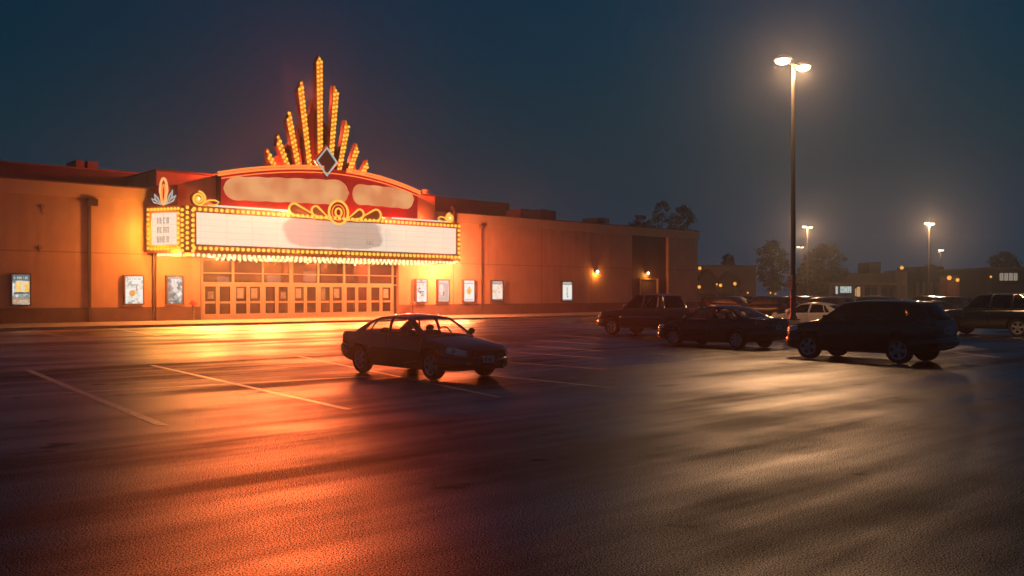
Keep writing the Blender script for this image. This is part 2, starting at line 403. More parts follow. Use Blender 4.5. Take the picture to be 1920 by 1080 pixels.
# poster cases -------------------------------------------------------
def glyph_rows(mb, x0, x1, z0, z1, y, mi, rows, cols, seed, yf=None, bold=.22):
    r = random.Random(seed); rh = (z1-z0)/rows; cw = (x1-x0)/cols
    for i in range(rows):
        for j in range(cols):
            if r.random() < .12: continue
            a = x0+j*cw+cw*.12; c = a+cw*.7; lo = z0+i*rh+rh*.14; hi = lo+rh*.72; t = cw*bold; h = rh*.17
            if r.random() < .9: mb.box(a, a+t, y-.004, y, lo, hi, mi)
            if r.random() < .55: mb.box(c-t, c, y-.004, y, lo, hi, mi)
            for zz in (hi-h, (lo+hi)/2-h/2, lo):
                if r.random() < .6: mb.box(a+t, c-t, y-.004, y, zz, zz+h, mi)
def poster_mat(name, cols, scale, seed):
    m = bpy.data.materials.new(name); m.use_nodes = True; nt = m.node_tree; nt.nodes.clear(); N = nt.nodes.new
    tc = N('ShaderNodeTexCoord'); mp = N('ShaderNodeMapping'); mp.inputs['Location'].default_value = (seed*3.7, 0, seed*1.3); nt.links.new(tc.outputs['Object'], mp.inputs[0])
    n = N('ShaderNodeTexNoise'); n.inputs['Scale'].default_value = scale; n.inputs['Detail'].default_value = 5; nt.links.new(mp.outputs[0], n.inputs['Vector'])
    r = N('ShaderNodeValToRGB'); e = r.color_ramp.elements
    K = len(cols)
    while len(e) < K: e.new(.5)
    for i, c in enumerate(cols): e[i].position = .34+.32*i/(K-1); e[i].color = (*c, 1)
    nt.links.new(n.outputs['Fac'], r.inputs[0])
    em = N('ShaderNodeEmission'); em.inputs[1].default_value = 1.15; nt.links.new(r.outputs[0], em.inputs[0])
    o = N('ShaderNodeOutputMaterial'); nt.links.new(em.outputs[0], o.inputs[0]); m.cycles.emission_sampling = 'NONE'
    return m
M_case = mat('poster case metal', (.13,.10,.09), .45, metal=.4)
C_white = (.74,.78,.74); C_cream = (.70,.68,.58); C_teal = (.10,.17,.18); C_grey = (.28,.32,.30); C_or = (.85,.38,.06); C_dk = (.03,.05,.06); C_ye = (.9,.55,.12)
G_dark, G_light, G_or, G_teal, G_tan = glow('print dark', C_dk, 1), glow('print white', C_white, .95), glow('print orange', C_or, 1), glow('print teal', C_teal, 1), glow('print tan', (.5,.3,.16), 1)
G_grey, G_pale = glow('print grey', C_grey, 1), glow('print pale', (.45,.47,.40), 1)
POSTERS = [(20,58,'lit poster with orange picture under a white title, farthest from the doors', 0),
           (232,270,'lit white poster with one orange disc, in a dark case beside a downspout', 1),
           (308,340,'lit blue grey poster with a pale figure, in a case by the red standpipe', 2),
           (775,797,'lit pale poster with a dark scribble, in the case beside the brown standpipe', 3),
           (820,843,'lit teal grey poster with two white upright shapes on the stucco wall', 4),
           (868,890,'lit white poster with a yellow flame shape on the stucco wall', 5),
           (921,943,'lit orange and cream poster past the thin downspout', 6),
           (1053,1073,'lone lit pale poster on the bare wall near the glowing wall lamp', 7)]
for a, c, lab, k in POSTERS:
    s0, s1 = fac(a, o=.2)[0], fac(c, o=.2)[0]; wd = s1-s0; mid = (s0+s1)/2
    out = .32 if 10 < mid < 11 or 28.7 < mid < 32.4 else .02
    t = thing('poster_case', lab, 'poster case', W(mid, out, 1.22), UZ, 'lit poster cases along the theatre wall')
    h = 1.95; x0, x1 = -wd/2, wd/2; f = .08
    b = MB(); b.box(x0, x1, -.2, 0, 0, h)
    b.build('case', M_case, t)
    b = MB(); b.box(x0,x0+f,-.26,-.201,0,h); b.box(x1-f,x1,-.26,-.201,0,h); b.box(x0+f,x1-f,-.26,-.201,0,f); b.box(x0+f,x1-f,-.26,-.201,h-f,h); b.build('frame', M_case, t)
    p = MB(); px0, px1, pz0, pz1 = x0+f, x1-f, f, h-f; pw = px1-px0; y = -.206
    p.box(px0, px1, y, -.201, pz0, pz1, 0)
    X = lambda u: px0+u*pw
    Z = lambda v: pz0+v*(pz1-pz0)
    def quad(u0,u1,v0,v1,mi,yy=.004): p.box(X(u0),X(u1),y-yy,y-.0005,Z(v0),Z(v1),mi)
    def disc(u,v,r,mi,sx=1.): p.prism([(X(u)+r*sx*math.cos(q*math.pi/8), Z(v)+r*math.sin(q*math.pi/8)) for q in range(16)], lambda a_,b_,d: (a_,d,b_), y-.001, y-.005, mi)
    mats = [None, G_dark, G_light, G_or, G_teal, G_tan, G_grey, G_pale]
    if k == 0:
        mats[0] = poster_mat('poster print', [C_teal, C_grey, C_white], 3.2, k)
        quad(0,1,.80,1,4); glyph_rows(p, X(.08), X(.92), Z(.84), Z(.95), y-.005, 2, 1, 9, 3)
        mats.append(poster_mat('poster sunset', [C_or, C_ye, C_cream], 4, k)); p.box(X(.2),X(.98),y-.004,y-.0005,Z(.42),Z(.78),8)
        disc(.62,.55,.12,2); quad(.1,.95,.36,.40,1); quad(.02,.98,.02,.2,5); glyph_rows(p, X(.1), X(.9), Z(.05), Z(.15), y-.005, 2, 2, 10, 5)
    elif k == 1:
        mats[0] = poster_mat('poster print', [C_grey, C_cream, C_white, C_white], 3.2, k)
        disc(.4,.38,.2,3); glyph_rows(p, X(.1), X(.9), Z(.86), Z(.93), y-.002, 5, 1, 10, 9); quad(.62,.68,.45,.66,5); quad(.3,.75,.66,.70,7)
    elif k == 2:
        mats[0] = poster_mat('poster print', [C_teal, C_teal, C_grey, C_white], 2.6, k)
        quad(.03,.97,.91,.98,7); disc(.5,.68,.2,2,1.1); disc(.53,.5,.17,2); disc(.57,.24,.12,7); glyph_rows(p, X(.2), X(.8), Z(.05), Z(.12), y-.002, 1, 1, 8, 2)
    elif k == 3:
        mats[0] = poster_mat('poster print', [C_grey, C_cream, C_white, C_white], 2.6, k)
        quad(.04,.9,.86,.90,6); quad(.15,.75,.44,.48,1); quad(.3,.45,.38,.44,1); disc(.3,.6,.1,6); glyph_rows(p, X(.1), X(.9), Z(.92), Z(.98), y-.002, 6, 1, 8, 4)
    elif k == 4:
        mats[0] = poster_mat('poster print', [C_grey, (.42,.46,.42), (.5,.52,.46)], 2, k)
        quad(.1,.45,.45,.8,2); quad(.2,.38,.3,.5,2); quad(.6,.9,.1,.8,7); quad(.48,.55,.28,.48,1); quad(.05,.9,.9,.97,2); quad(.05,.95,.04,.2,7)
    elif k == 5:
        mats[0] = poster_mat('poster print', [C_cream, C_white, C_white], 2.4, k)
        disc(.5,.5,.26,8,1.0); disc(.52,.44,.2,3,.7); quad(.45,.6,.35,.7,3); quad(.06,.94,.85,.88,6); quad(.1,.9,.05,.09,6)
        mats.append(glow('print yellow', C_ye, 1))
    elif k == 6:
        mats[0] = poster_mat('poster print', [C_or, C_cream, C_white, C_or], 3.5, k)
        quad(0,1,.84,1,6); quad(.1,.9,.9,.96,2); quad(0,1,0,.1,1); disc(.4,.3,.15,2)
    else:
        mats[0] = poster_mat('poster print', [C_cream, C_white, C_white], 2, k)
        quad(0,1,.84,1,6); quad(.1,.9,.91,.97,2); disc(.5,.35,.12,7); disc(.55,.22,.1,6); quad(.45,.55,.3,.7,7); quad(0,1,0,.07,4)
    p.build('poster', mats, t)
    if k in (0,): pass

M_hv0 = mat('grey fitting', (.40,.25,.18), .6)
# wall lamps ---------------------------------------------------------
M_bulb_w = glow('hot lamp', (1.,.9,.65), 4.)
for px, py, lab, oo in ((1119,510,'glowing amber wall lamp on the bare stucco wall',.02), (1219,513,'glowing amber wall lamp above the side door in the dark bay',-.33)):
    s, z = fac(px, py, .2)
    t = thing('wall_lamp', lab, 'wall lamp', W(s, oo, z), UZ, 'amber lamps on the theatre wall')
    b = MB(); b.box(-.16,.16,-.04,0,-.12,.3); b.build('back_plate', M_pipe, t)
    b = MB(); b.prism([(-.17,.31),(.17,.31),(.2,.02),(-.2,.02)], lambda a_,c_,d: (a_,d,c_), -.042, -.10)
    b.box(-.2,.2,-.34,-.101,.20,.26)
    b.build('hood', M_pipe, t)
    b = MB(); b.ball((0,-.28,.04), .15, sc=(1.,.7,1.1)); b.build('bulb', M_bulb_w, t)
    lamp('lamp_light', (0,-.30,-.16), 95, (1.,.38,.05), .08, parent=t)

for px, py, lab in ((76,464,'small grey junction box low on the stucco wall above the first poster case'), (80,388,'tiny grey junction box high on the stucco wall under the cornice')):
    s_, z_ = fac(px, py, .05); t = thing('junction_box', lab, 'junction box', W(s_, .0, z_), UZ)
    b = MB(); b.box(-.11,.11,-.07,-.005,-.12,.12); b.build('housing', M_hv0, t); b = MB(); b.tube([(.0,-.03,-.12),(.0,-.03,-.40),(.18,-.03,-.40)], .02, 6); b.build('conduit', M_hv0, t)
# roof plant ---------------------------------------------------------
M_hvac = mat('roof unit metal', (.14,.12,.11), .6, var=.15, vscale=2)
def hvac(px0, px1, py0, py1, o, label, depth=2.2):
    s0, s1 = fac(px0, o=o)[0], fac(px1, o=o)[0]; z1 = fac((px0+px1)/2, py0, o)[1]; z0 = fac((px0+px1)/2, py1, o)[1]
    t = thing('rooftop_unit', label, 'air conditioner', W((s0+s1)/2, o, z0), UZ, 'air handling units on the theatre roof')
    h = z1-z0; wd = s1-s0
    b = MB(); b.box(-wd/2, wd/2, -depth/2, depth/2, 0, h*.9)
    for k in range(6): b.box(-wd/2+.1, wd/2-.1, -depth/2-.02, -depth/2+.002, h*(.12+.12*k), h*(.17+.12*k))
    b.build('cabinet', M_hvac, t)
    b = MB(); b.lathe([(.0,h),(.35*min(wd,depth),h),(.35*min(wd,depth),h*.88)], n=14); b.build('fan_shroud', M_pipe, t)
hvac(133,149,302,318,-9,'taller of two box units on the roof ridge beyond the marquee')
hvac(155,174,304,319,-9,'squat box unit beside a taller one on the roof ridge')
hvac(962,997,393,411,-4,'wide twin roof unit half next to the set-back storey')
hvac(998,1028,394,413,-4,'wide twin roof unit half nearer the building corner')
hvac(1106,1128,409,418,-5,'small low roof unit alone near the trees')

# ------------------------------------------------------------------ marquee
M_cab = mat('marquee cabinet', (.30,.10,.05), .5, var=.1)
M_cabo = mat('marquee orange frame', (.62,.26,.05), .45)
M_soff = mat('soffit cream', (.65,.50,.32), .5)
BULB_ON = glow('lit amber bulb', (1.,.56,.065), 1.25)
BULB_W = glow('lit pale bulb', (1.,.74,.36), 1.5)
NEON_Y = glow('yellow neon', (1.,.52,.07), 1.15)
NEON_W = glow('white neon', (.80,.76,.62), .9)
NEON_R = glow('red orange neon', (1.,.24,.05), 1.25)
NEON_B = glow('pale blue neon', (.50,.60,.56), .8)
def panel_mat(smudge):
    m = bpy.data.materials.new('backlit white panel'); m.use_nodes = True; nt = m.node_tree; nt.nodes.clear(); N = nt.nodes.new; L = nt.links.new
    tc = N('ShaderNodeTexCoord'); sp = N('ShaderNodeSeparateXYZ'); L(tc.outputs['Object'], sp.inputs[0])
    def mth(op, a, b=None):
        n = N('ShaderNodeMath'); n.operation = op
        for i, x in enumerate((a, b)):
            if x is None: continue
            if isinstance(x, (int, float)): n.inputs[i].default_value = x
            else: L(x, n.inputs[i])
        return n.outputs[0]
    # letter tracks: thin darker lines every 0.4 m of height
    fr_ = mth('FRACT', mth('DIVIDE', mth('SUBTRACT', sp.outputs['Z'], 5.18), .413))
    track = mth('LESS_THAN', fr_, .07)
    nz = N('ShaderNodeTexNoise'); nz.inputs['Scale'].default_value = .5; L(tc.outputs['Object'], nz.inputs['Vector'])
    val = mth('SUBTRACT', mth('ADD', .80, mth('MULTIPLY', nz.outputs['Fac'], .10)), mth('MAXIMUM', mth('MULTIPLY', track, .16), mth('MULTIPLY', mth('LESS_THAN', mth('FRACT', mth('DIVIDE', sp.outputs['X'], 1.83)), .022), .14)))
    e = N('ShaderNodeEmission'); rgb = N('ShaderNodeMix'); rgb.data_type = 'RGBA'; rgb.inputs[6].default_value = (1.,.88,.68,1); rgb.inputs[7].default_value = (.50,.44,.35,1)
    if smudge:
        # worn, illegible grey lettering left on the sheet
        n2 = N('ShaderNodeTexNoise'); n2.inputs['Scale'].default_value = .9; n2.inputs['Detail'].default_value = 2; L(tc.outputs['Object'], n2.inputs['Vector'])
        dx = mth('DIVIDE', mth('SUBTRACT', sp.outputs['X'], smudge[0]), smudge[2]); dz = mth('DIVIDE', mth('SUBTRACT', sp.outputs['Z'], smudge[1]), smudge[3])
        d2 = mth('ADD', mth('POWER', mth('ABSOLUTE', dx), 4), mth('POWER', mth('ABSOLUTE', dz), 4))
        d2 = mth('ADD', d2, mth('MULTIPLY', mth('SUBTRACT', n2.outputs['Fac'], .5), 1.1))
        mr = N('ShaderNodeMapRange'); mr.interpolation_type = 'SMOOTHSTEP'; mr.inputs[1].default_value = .75; mr.inputs[2].default_value = 1.2; mr.inputs[3].default_value = .9; mr.inputs[4].default_value = 0; L(d2, mr.inputs[0])
        L(mr.outputs[0], rgb.inputs[0])
    else: rgb.inputs[0].default_value = 0
    L(rgb.outputs[2], e.inputs[0]); L(val, e.inputs[1])
    o = N('ShaderNodeOutputMaterial'); L(e.outputs[0], o.inputs[0])
    return m
mq = thing('marquee', 'cinema marquee canopy with white letter panels framed by rows of amber bulbs', 'marquee', (OX,OY,0), UZ)
MO = 3.0; MZ0, MZ1 = 4.62, 7.66
ML, MR = 9.86, 32.85; ML2 = 10.75   # ML..ML2: bulb-studded corner; side panel flares back to the wall
A_ = (8.55, -.32); B_ = (ML, -MO+.25); C_ = (ML2-.25, -MO); D_ = (MR, -MO); E_ = (MR, -.32)
foot = [A_, B_, C_, D_, E_]
b = MB(); b.prism(foot, lambda x,y,d: (x,y,d), MZ0, MZ1)
b.build('cabinet', M_cab, mq)
# frames around front panel
PX0, PX1, PZ0, PZ1 = 10.72, 32.42, 5.16, 7.26
b = MB(); yf = -MO-.06
b.box(C_[0], MR, yf, -MO-.002, PZ1+.06, MZ1+.03); b.box(C_[0], MR, yf, -MO-.002, MZ0-.03, PZ0-.06); b.box(PX1+.06, MR, yf, -MO-.002, PZ0-.058, PZ1+.058); b.box(C_[0], PX0-.06, yf, -MO-.002, PZ0-.058, PZ1+.058)
b.build('panel_frame', M_cabo, mq)
b = MB()
b.box(PX0-.05, PX1+.05, -MO-.08, -MO-.062, PZ1, PZ1+.055); b.box(PX0-.05, PX1+.05, -MO-.08, -MO-.062, PZ0-.055, PZ0)
b.box(PX0-.05, PX0, -MO-.08, -MO-.062, PZ0, PZ1); b.box(PX1, PX1+.05, -MO-.08, -MO-.062, PZ0, PZ1)
b.build('panel_trim', M_cab, mq)
b = MB(); b.box(PX0, PX1, -MO-.03, -MO-.002, PZ0, PZ1)
s_a, z_a = fac(628, 438, 3.05)
b.build('letter_panel', panel_mat((s_a, z_a, 4.2, 1.06)), mq)
# small remaining marks on the letter panel (illegible)
b = MB(); s_b, z_b = fac(694, 455, 3.05); glyph_rows(b, s_b-.3, s_b+.35, z_b-.16, z_b+.14, -MO-.032, 0, 2, 4, 21); b.build('lettering', glow('grey letters', (.20,.17,.14), 1), mq)
# side panel on the flared face A->B
AB = Vector((B_[0]-A_[0], B_[1]-A_[1], 0)); LAB = AB.length; ab = AB/LAB; nAB = Vector((ab.y, -ab.x, 0)) 
if nAB.y > 0: nAB = -nAB
def onAB(t, z, off): return Vector((A_[0], A_[1], 0)) + ab*t + nAB*off + Vector((0,0,z))
def ab_box(mb, t0, t1, z0, z1, o0, o1, mi=0):
    pts = [(t0,z0),(t1,z0),(t1,z1),(t0,z1)]
    mb.prism(pts, lambda a_,c_,d: onAB(a_, c_, d), o0, o1, mi)
b = MB(); ab_box(b, .02, .42, MZ0, MZ1, .002, .06); ab_box(b, LAB-.32, LAB-.02, MZ0, MZ1, .002, .06); ab_box(b, .421, LAB-.321, MZ0, MZ0+.5, .002, .06); ab_box(b, .421, LAB-.321, MZ1-.42, MZ1, .002, .06)
b.build('panel_frame', M_cabo, mq)
b = MB(); ab_box(b, .43, LAB-.33, MZ0+.51, MZ1-.43, .004, .03); b.build('letter_panel', panel_mat(None), mq)
b = MB(); r5 = random.Random(5)
for row, zc in enumerate((6.72, 6.10, 5.50)):
    w0 = LAB*.5-.1-.42; n = 4
    for j in range(n):
        t0 = w0+j*.25
        ab_box(b, t0, t0+.07, zc-.2, zc+.2, .031, .036)
        if r5.random() < .7: ab_box(b, t0+.13, t0+.19, zc-.2, zc+.2, .031, .036)
        for zz in (zc+.13, zc-.03, zc-.2):
            if r5.random() < .7: ab_box(b, t0+.07, t0+.13, zz, zz+.07, .031, .036)
b.build('lettering', glow('grey letters side', (.30,.28,.24), 1), mq)
# bulbs
bulbs = []
nb = 60
for i in range(nb):
    x = PX0-.15+(MR-.15-PX0+.15)*i/(nb-1)
    bulbs += [(x, yf-.05, PZ1+.2, .125), (x, yf-.05, PZ0-.24, .125)]
for k in range(1, 7): bulbs.append((MR-.16, yf-.05, PZ0-.24+(PZ1+.44-PZ0)*k/7, .125))
bc = (Vector((C_[0]-B_[0], C_[1]-B_[1], 0)))
for col, t in enumerate((.05, .5, 1.0)):
    for k in range(9):
        p = Vector((B_[0], B_[1], 0))+bc*t; bulbs.append((p.x, p.y-.06, MZ0+.12+(MZ1-MZ0-.2)*(k+.5*(col % 2))/8.6, .115))
nl = 9
for k in range(nl):
    for t in (.2, LAB-.16):
        p = onAB(t, MZ0+.3+(MZ1-MZ0-.5)*k/(nl-1), .1); bulbs.append((p.x, p.y, p.z, .10))
for k in range(1, 9):
    for z in (MZ0+.25, MZ1-.2):
        p = onAB(.2+(LAB-.36)*k/9, z, .1); bulbs.append((p.x, p.y, p.z, .10))
def bulb_set(root, items, me_name, mtl, cap=100):
    # the hundred nearest the camera as objects, the rest in one mesh
    mw = Matrix.Translation((OX,OY,0)) @ Matrix.Rotation(UZ, 4, 'Z')
    items = sorted(items, key=lambda q: (mw @ Vector(q[:3])).length/q[3])
    cache = {}
    for q in items[:cap]:
        me = cache.get(q[3])
        if not me:
            mb = MB(); mb.ball((0,0,0), q[3], nu=8, nv=5); me = cache[q[3]] = mb.mesh(me_name, mtl)
        dup_mesh('bulb', me, root, q[:3])
    if items[cap:]:
        mb = MB()
        for q in items[cap:]: mb.ball(q[:3], q[3], nu=8, nv=5)
        o = mb.build('bulb_row', mtl, root, weld=0); o['kind'] = 'stuff'
bulb_set(mq, bulbs, 'bulb', BULB_ON)
# soffit tiers with pale globes
b = MB(); b.prism([(9.3,-.5),(10.0,-2.55),(10.6,-2.75),(32.5,-2.75),(32.5,-.32)], lambda x,y,d: (x,y,d), 4.40, MZ0-.004); b.build('soffit', M_soff, mq)
sb = MB(); ns = 64
for i in range(ns):
    x = 9.9+22.5*i/(ns-1); sb.ball((x, -2.82 if x > 10.4 else -2.5, 4.47+.02*(i % 2)), .12, nu=8, nv=5)
for i in range(46):
    x = 12.6+17.6*i/45; sb.ball((x, -2.1, 4.33), .13, nu=8, nv=5)
for i in range(8):
    sb.ball((9.1+.12*i, -.9-.22*i, 4.50), .11, nu=8, nv=5)
o = sb.build('soffit_bulb', BULB_W, mq, weld=0); o['kind'] = 'stuff'
sb = MB()
for i in range(40):
    x = 13+16.5*i/39; sb.ball((x, -1.1, 4.30), .10, nu=8, nv=5)
o = sb.build('inner_soffit_bulb', BULB_ON, mq, weld=0); o['kind'] = 'stuff'
# white tubes on top edge
for x0, x1 in ((11.6, 19.3), (26.2, 31.9)):
    b = MB(); b.tube([(x0,-MO+.05,MZ1+.10),(x1,-MO+.05,MZ1+.10)], .065, 8); b.build('neon_tube', NEON_W, mq)
def ring2(cx, cz, rx, rz, n=24, a0=0., a1=2*math.pi): return [(cx+rx*math.cos(a0+(a1-a0)*k/n), cz+rz*math.sin(a0+(a1-a0)*k/n)) for k in range(n+1)]
def neon2(pts, y, r, name, m, root, closed=False):
    b = MB(); b.tube([(x, y, z) for x, z in pts], r, 6, closed=closed); return b.build(name, m, root)
M_plate = mat('ornament plate', (.45,.13,.04), .5)
M_platered = mat('ornament red plate', (.55,.03,.02), .45)
# scrolls at both ends
def spiral(cx, cz, r0, r1, turns, sgn, n=40): return [(cx+sgn*(r0+(r1-r0)*k/n)*math.cos(2*math.pi*turns*k/n+math.pi*.5), cz+(r0+(r1-r0)*k/n)*math.sin(2*math.pi*turns*k/n+math.pi*.5)) for k in range(n+1)]
def scroll(cx, cz, r, tail, sgn):
    b = MB(); b.prism([(cx+r*math.cos(q*math.pi/10), cz+r*math.sin(q*math.pi/10)) for q in range(20)], lambda a_,c_,d: (a_,d,c_), -MO+.12, -MO+.3)
    sc_ = b.build('scroll', M_plate, mq)
    neon2(spiral(cx, cz, .12, r, 2.0, sgn), -MO+.02, .07, 'neon_tube', NEON_Y, sc_)
    b = MB(); b.ball((cx,-MO+.03,cz), .13); b.build('bulb', BULB_W, sc_)
    neon2([(cx, cz-r), (cx+tail*.5, cz-r+.02), (cx+tail, cz-r+.18), (cx+tail*1.1, cz-r+.32), (cx+tail*.9, cz-r+.45), (cx+tail*.55, cz-r+.42), (cx+tail*.3, cz-r+.25)], -MO+.02, .06, 'neon_tube', NEON_Y, sc_)
s1_, z1_ = fac(373, 376, 3.0); scroll(s1_, MZ1+.50, .48, 1.25, 1)
s1_, z1_ = fac(844, 405, 3.0); scroll(s1_, MZ1+.42, .40, -1.1, -1)
# end post with arched top
b = MB(); b.tube([(MR-.05,-MO+.5,MZ1-.2),(MR-.05,-MO+.5,MZ1+.9),(MR-.2,-MO+.5,MZ1+1.2),(MR-.45,-MO+.5,MZ1+1.35)], .13, 8); b.build('end_post', M_cab, mq)
# centre ornament: rosette with two petals each side
sc0, zc0 = fac(634, 394, 3.1)
zc0 = MZ1+.22
b = MB(); b.prism(ring2(sc0, zc0, .78, .80, 24)[:-1], lambda a_,c_,d: (a_,d,c_), -MO-.10, -MO+.1); orn = b.build('rosette', M_platered, mq)
neon2(ring2(sc0, zc0, .80, .84)[:-1], -MO-.16, .085, 'neon_tube', NEON_Y, orn, True)
neon2(ring2(sc0, zc0, .26, .30, 14)[:-1], -MO-.16, .07, 'neon_tube', NEON_Y, orn, True)
neon2(ring2(sc0, zc0, .52, .56, 16)[:-1], -MO-.13, .045, 'neon_tube', NEON_R, orn, True)
def petal(sgn, x0, z0, x1, z1, rr, red):
    # teardrop from (x0,z0) to bulbous end (x1,z1)
    dx, dz = x1-x0, z1-z0; L_ = math.hypot(dx, dz); a0 = math.atan2(dz, dx); pts = [(x0, z0)]
    for k in range(15):
        a = a0-math.pi*.62+math.pi*1.24*k/14; pts.append((x1+rr*math.cos(a), z1+rr*math.sin(a)))
    b = MB(); b.prism(pts, lambda a_,c_,d: (a_,d,c_), -MO-.07, -MO+.05); q = b.build('petal', M_plate if not red else mat('petal orange', (.6,.2,.03), .5), mq)
    neon2(pts, -MO-.12, .075, 'neon_tube', NEON_Y, q, True)
for sg in (-1, 1):
    petal(sg, sc0+sg*.62, MZ1-.35, sc0+sg*1.85, MZ1+.22, .34, False)
    petal(sg, sc0+sg*1.35, MZ1-.35, sc0+sg*(3.55 if sg < 0 else 3.3), MZ1+.22, .42, True)
b = MB(); b.box(sc0-1.9, sc0+1.9, -MO-.09, -MO-.065, MZ1-.45, MZ1-.08); b.build('ornament_base', M_cabo, mq)
# side crest over the flared panel
cr = MB(); cr.prism([(onAB(LAB*.18,0,0).x, onAB(LAB*.18,0,0).y), (onAB(LAB*.9,0,0).x, onAB(LAB*.9,0,0).y), (onAB(LAB*.9,0,-.5).x+.3, onAB(LAB*.9,0,-.5).y+.2), (onAB(LAB*.18,0,-.5).x+.3, onAB(LAB*.18,0,-.5).y+.2)], lambda x,y,d: (x,y,d), MZ1, MZ1+1.35)
crest = cr.build('crest', M_platered, mq)
def abline(pts, m, r=.05, closed=True):
    b = MB(); b.tube([onAB(t, z, .1) for t, z in pts], r, 6, closed=closed); b.build('neon_tube', m, crest)
c0 = LAB*.52
abline([(c0+.28*math.cos(a)*(1 if math.sin(a) > -.2 else .75), MZ1+.95+.85*math.sin(a)) for a in [2*math.pi*k/24 for k in range(24)]], glow('pale orange neon', (1.,.45,.16), 1.1), .085)
abline([(c0+.12*math.cos(a), MZ1+.85+.55*math.sin(a)) for a in [2*math.pi*k/16 for k in range(16)]], NEON_R, .05)
for sg, L_ in ((-1,.95),(1,1.2)):
    for f in (.55, .95):
        ex, ez = c0+sg*(.35+.65*f), MZ1+L_*(1.25-f*.75)
        abline([(c0+sg*.2, MZ1+.1), ((c0+sg*.2+ex)/2+sg*.02, (MZ1+.1+ez)/2+.1), (ex, ez), ((c0+sg*.35+ex)/2+sg*.12, (MZ1+.1+ez)/2-.05)], NEON_B, .05)

# ------------------------------------------------------------------ crown sign over the marquee
sg = thing('sunburst_sign', 'red arched theatre sign topped by a sunburst of nine amber bulb rays and a diamond', 'sign', (OX,OY,0), UZ)
M_sred = mat('sign red glow enamel', (.50,.012,.015), .4, emis=(.55,.008,.012), estr=.38); M_sred.cycles.emission_sampling = 'NONE'  # emission put into the enamel face in place of neon light falling on it
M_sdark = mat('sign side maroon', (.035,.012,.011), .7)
SO0, SO1 = .4, 1.6
SC = 21.65; SW = 8.35
def arch(u): return 11.18-1.0*abs(u)**1.9     # u in -1..1
def bow(u): return 1.9-.8*u*u
NU = 28
rows = []
zb = 7.9
us = [-1+2*k/NU for k in range(NU+1)]
b = MB()
front_t = [(SC+SW*u, -bow(u), arch(u)) for u in us]; front_b = [(SC+SW*u, -bow(u), zb) for u in us]
back_t = [(SC+SW*u, -.32, arch(u)) for u in us]; back_b = [(SC+SW*u, -.32, zb) for u in us]
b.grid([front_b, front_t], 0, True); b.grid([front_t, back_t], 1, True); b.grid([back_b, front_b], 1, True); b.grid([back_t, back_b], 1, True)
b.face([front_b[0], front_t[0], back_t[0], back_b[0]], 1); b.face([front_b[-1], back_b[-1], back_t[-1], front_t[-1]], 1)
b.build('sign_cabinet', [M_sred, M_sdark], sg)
def top_tube(u0, u1, dz, r):
    K = 20; b = MB(); b.tube([(SC+SW*(u0+(u1-u0)*k/K), -bow(u0+(u1-u0)*k/K)-.1, arch(u0+(u1-u0)*k/K)+dz) for k in range(K+1)], r, 8); b.build('neon_tube', NEON_R, sg)
for dz in (.12, -.06): 
    top_tube(-1.03, -.10, dz, .075); top_tube(.135, 1.03, dz, .075)
top_tube(-1.0, .99, -.32, .035)
# lettering: two runs of merged pale letters, illegible, standing off the red face
def letter_mat():
    m = bpy.data.materials.new('lit sign letters'); m.use_nodes = True; nt = m.node_tree; nt.nodes.clear(); N = nt.nodes.new
    tc = N('ShaderNodeTexCoord'); n = N('ShaderNodeTexNoise'); n.inputs['Scale'].default_value = .75; n.inputs['Detail'].default_value = 1; nt.links.new(tc.outputs['Object'], n.inputs['Vector'])
    r = N('ShaderNodeValToRGB'); r.color_ramp.elements[0].position = .32; r.color_ramp.elements[0].color = (.74,.26,.10,1); r.color_ramp.elements[1].position = .66; r.color_ramp.elements[1].color = (.90,.42,.17,1)
    nt.links.new(n.outputs['Fac'], r.inputs[0]); e = N('ShaderNodeEmission'); e.inputs[1].default_value = .9; nt.links.new(r.outputs[0], e.inputs[0])
    o = N('ShaderNodeOutputMaterial'); nt.links.new(e.outputs[0], o.inputs[0]); m.cycles.emission_sampling = 'NONE'
    return m
M_let = letter_mat()
def letter_run(pxa, pxb, ya0, ya1, yb0, yb1, lumps, seed):
    sa, za1 = fac(pxa, ya0, 1.9); _, za0 = fac(pxa, ya1, 1.9); sb_, zb1 = fac(pxb, yb0, 1.9); _, zb0 = fac(pxb, yb1, 1.9)
    r = random.Random(seed); K = 70; up, lo = [], []
    for k in range(K+1):
        f = k/K; s = sa+(sb_-sa)*f; u = (s-SC)/SW
        e = min(1, min(f, 1-f)*9); e = math.sqrt(max(0, 1-(1-e)**2))
        t = za1+(zb1-za1)*f; bo = za0+(zb0-za0)*f; mid = (t+bo)/2; h = (t-bo)/2
        wob = .07*abs(math.sin(f*lumps*math.pi))
        up.append((s, min(mid+h*(e*.93+wob), arch(max(-1,min(1,u)))-.35), u)); lo.append((s, mid-h*(e*.93+wob*.9), u))
    b = MB()
    rows = []
    NR = 8
    for q in range(NR+1):
        g = q/NR; puff = .10+.16*math.sin(math.pi*g)
        rows.append([(a[0], -bow(max(-1.05,min(1.05,a[2])))-puff, lo_[1]+(a[1]-lo_[1])*g) for a, lo_ in zip(up, lo)])
    b.grid(rows, 0, True)
    back = [[(x, y+.12, z) for x, y, z in rr] for rr in (rows[0], rows[-1])]
    b.grid([rows[0], back[0]], 0, True); b.grid([rows[-1], back[1]], 0, True)
    b.build('lettering', M_let, sg, angle=60)
letter_run(428, 652, 328, 374, 338, 386, 6.3, 1)
letter_run(661, 783, 344, 383, 354, 392, 4.2, 2)
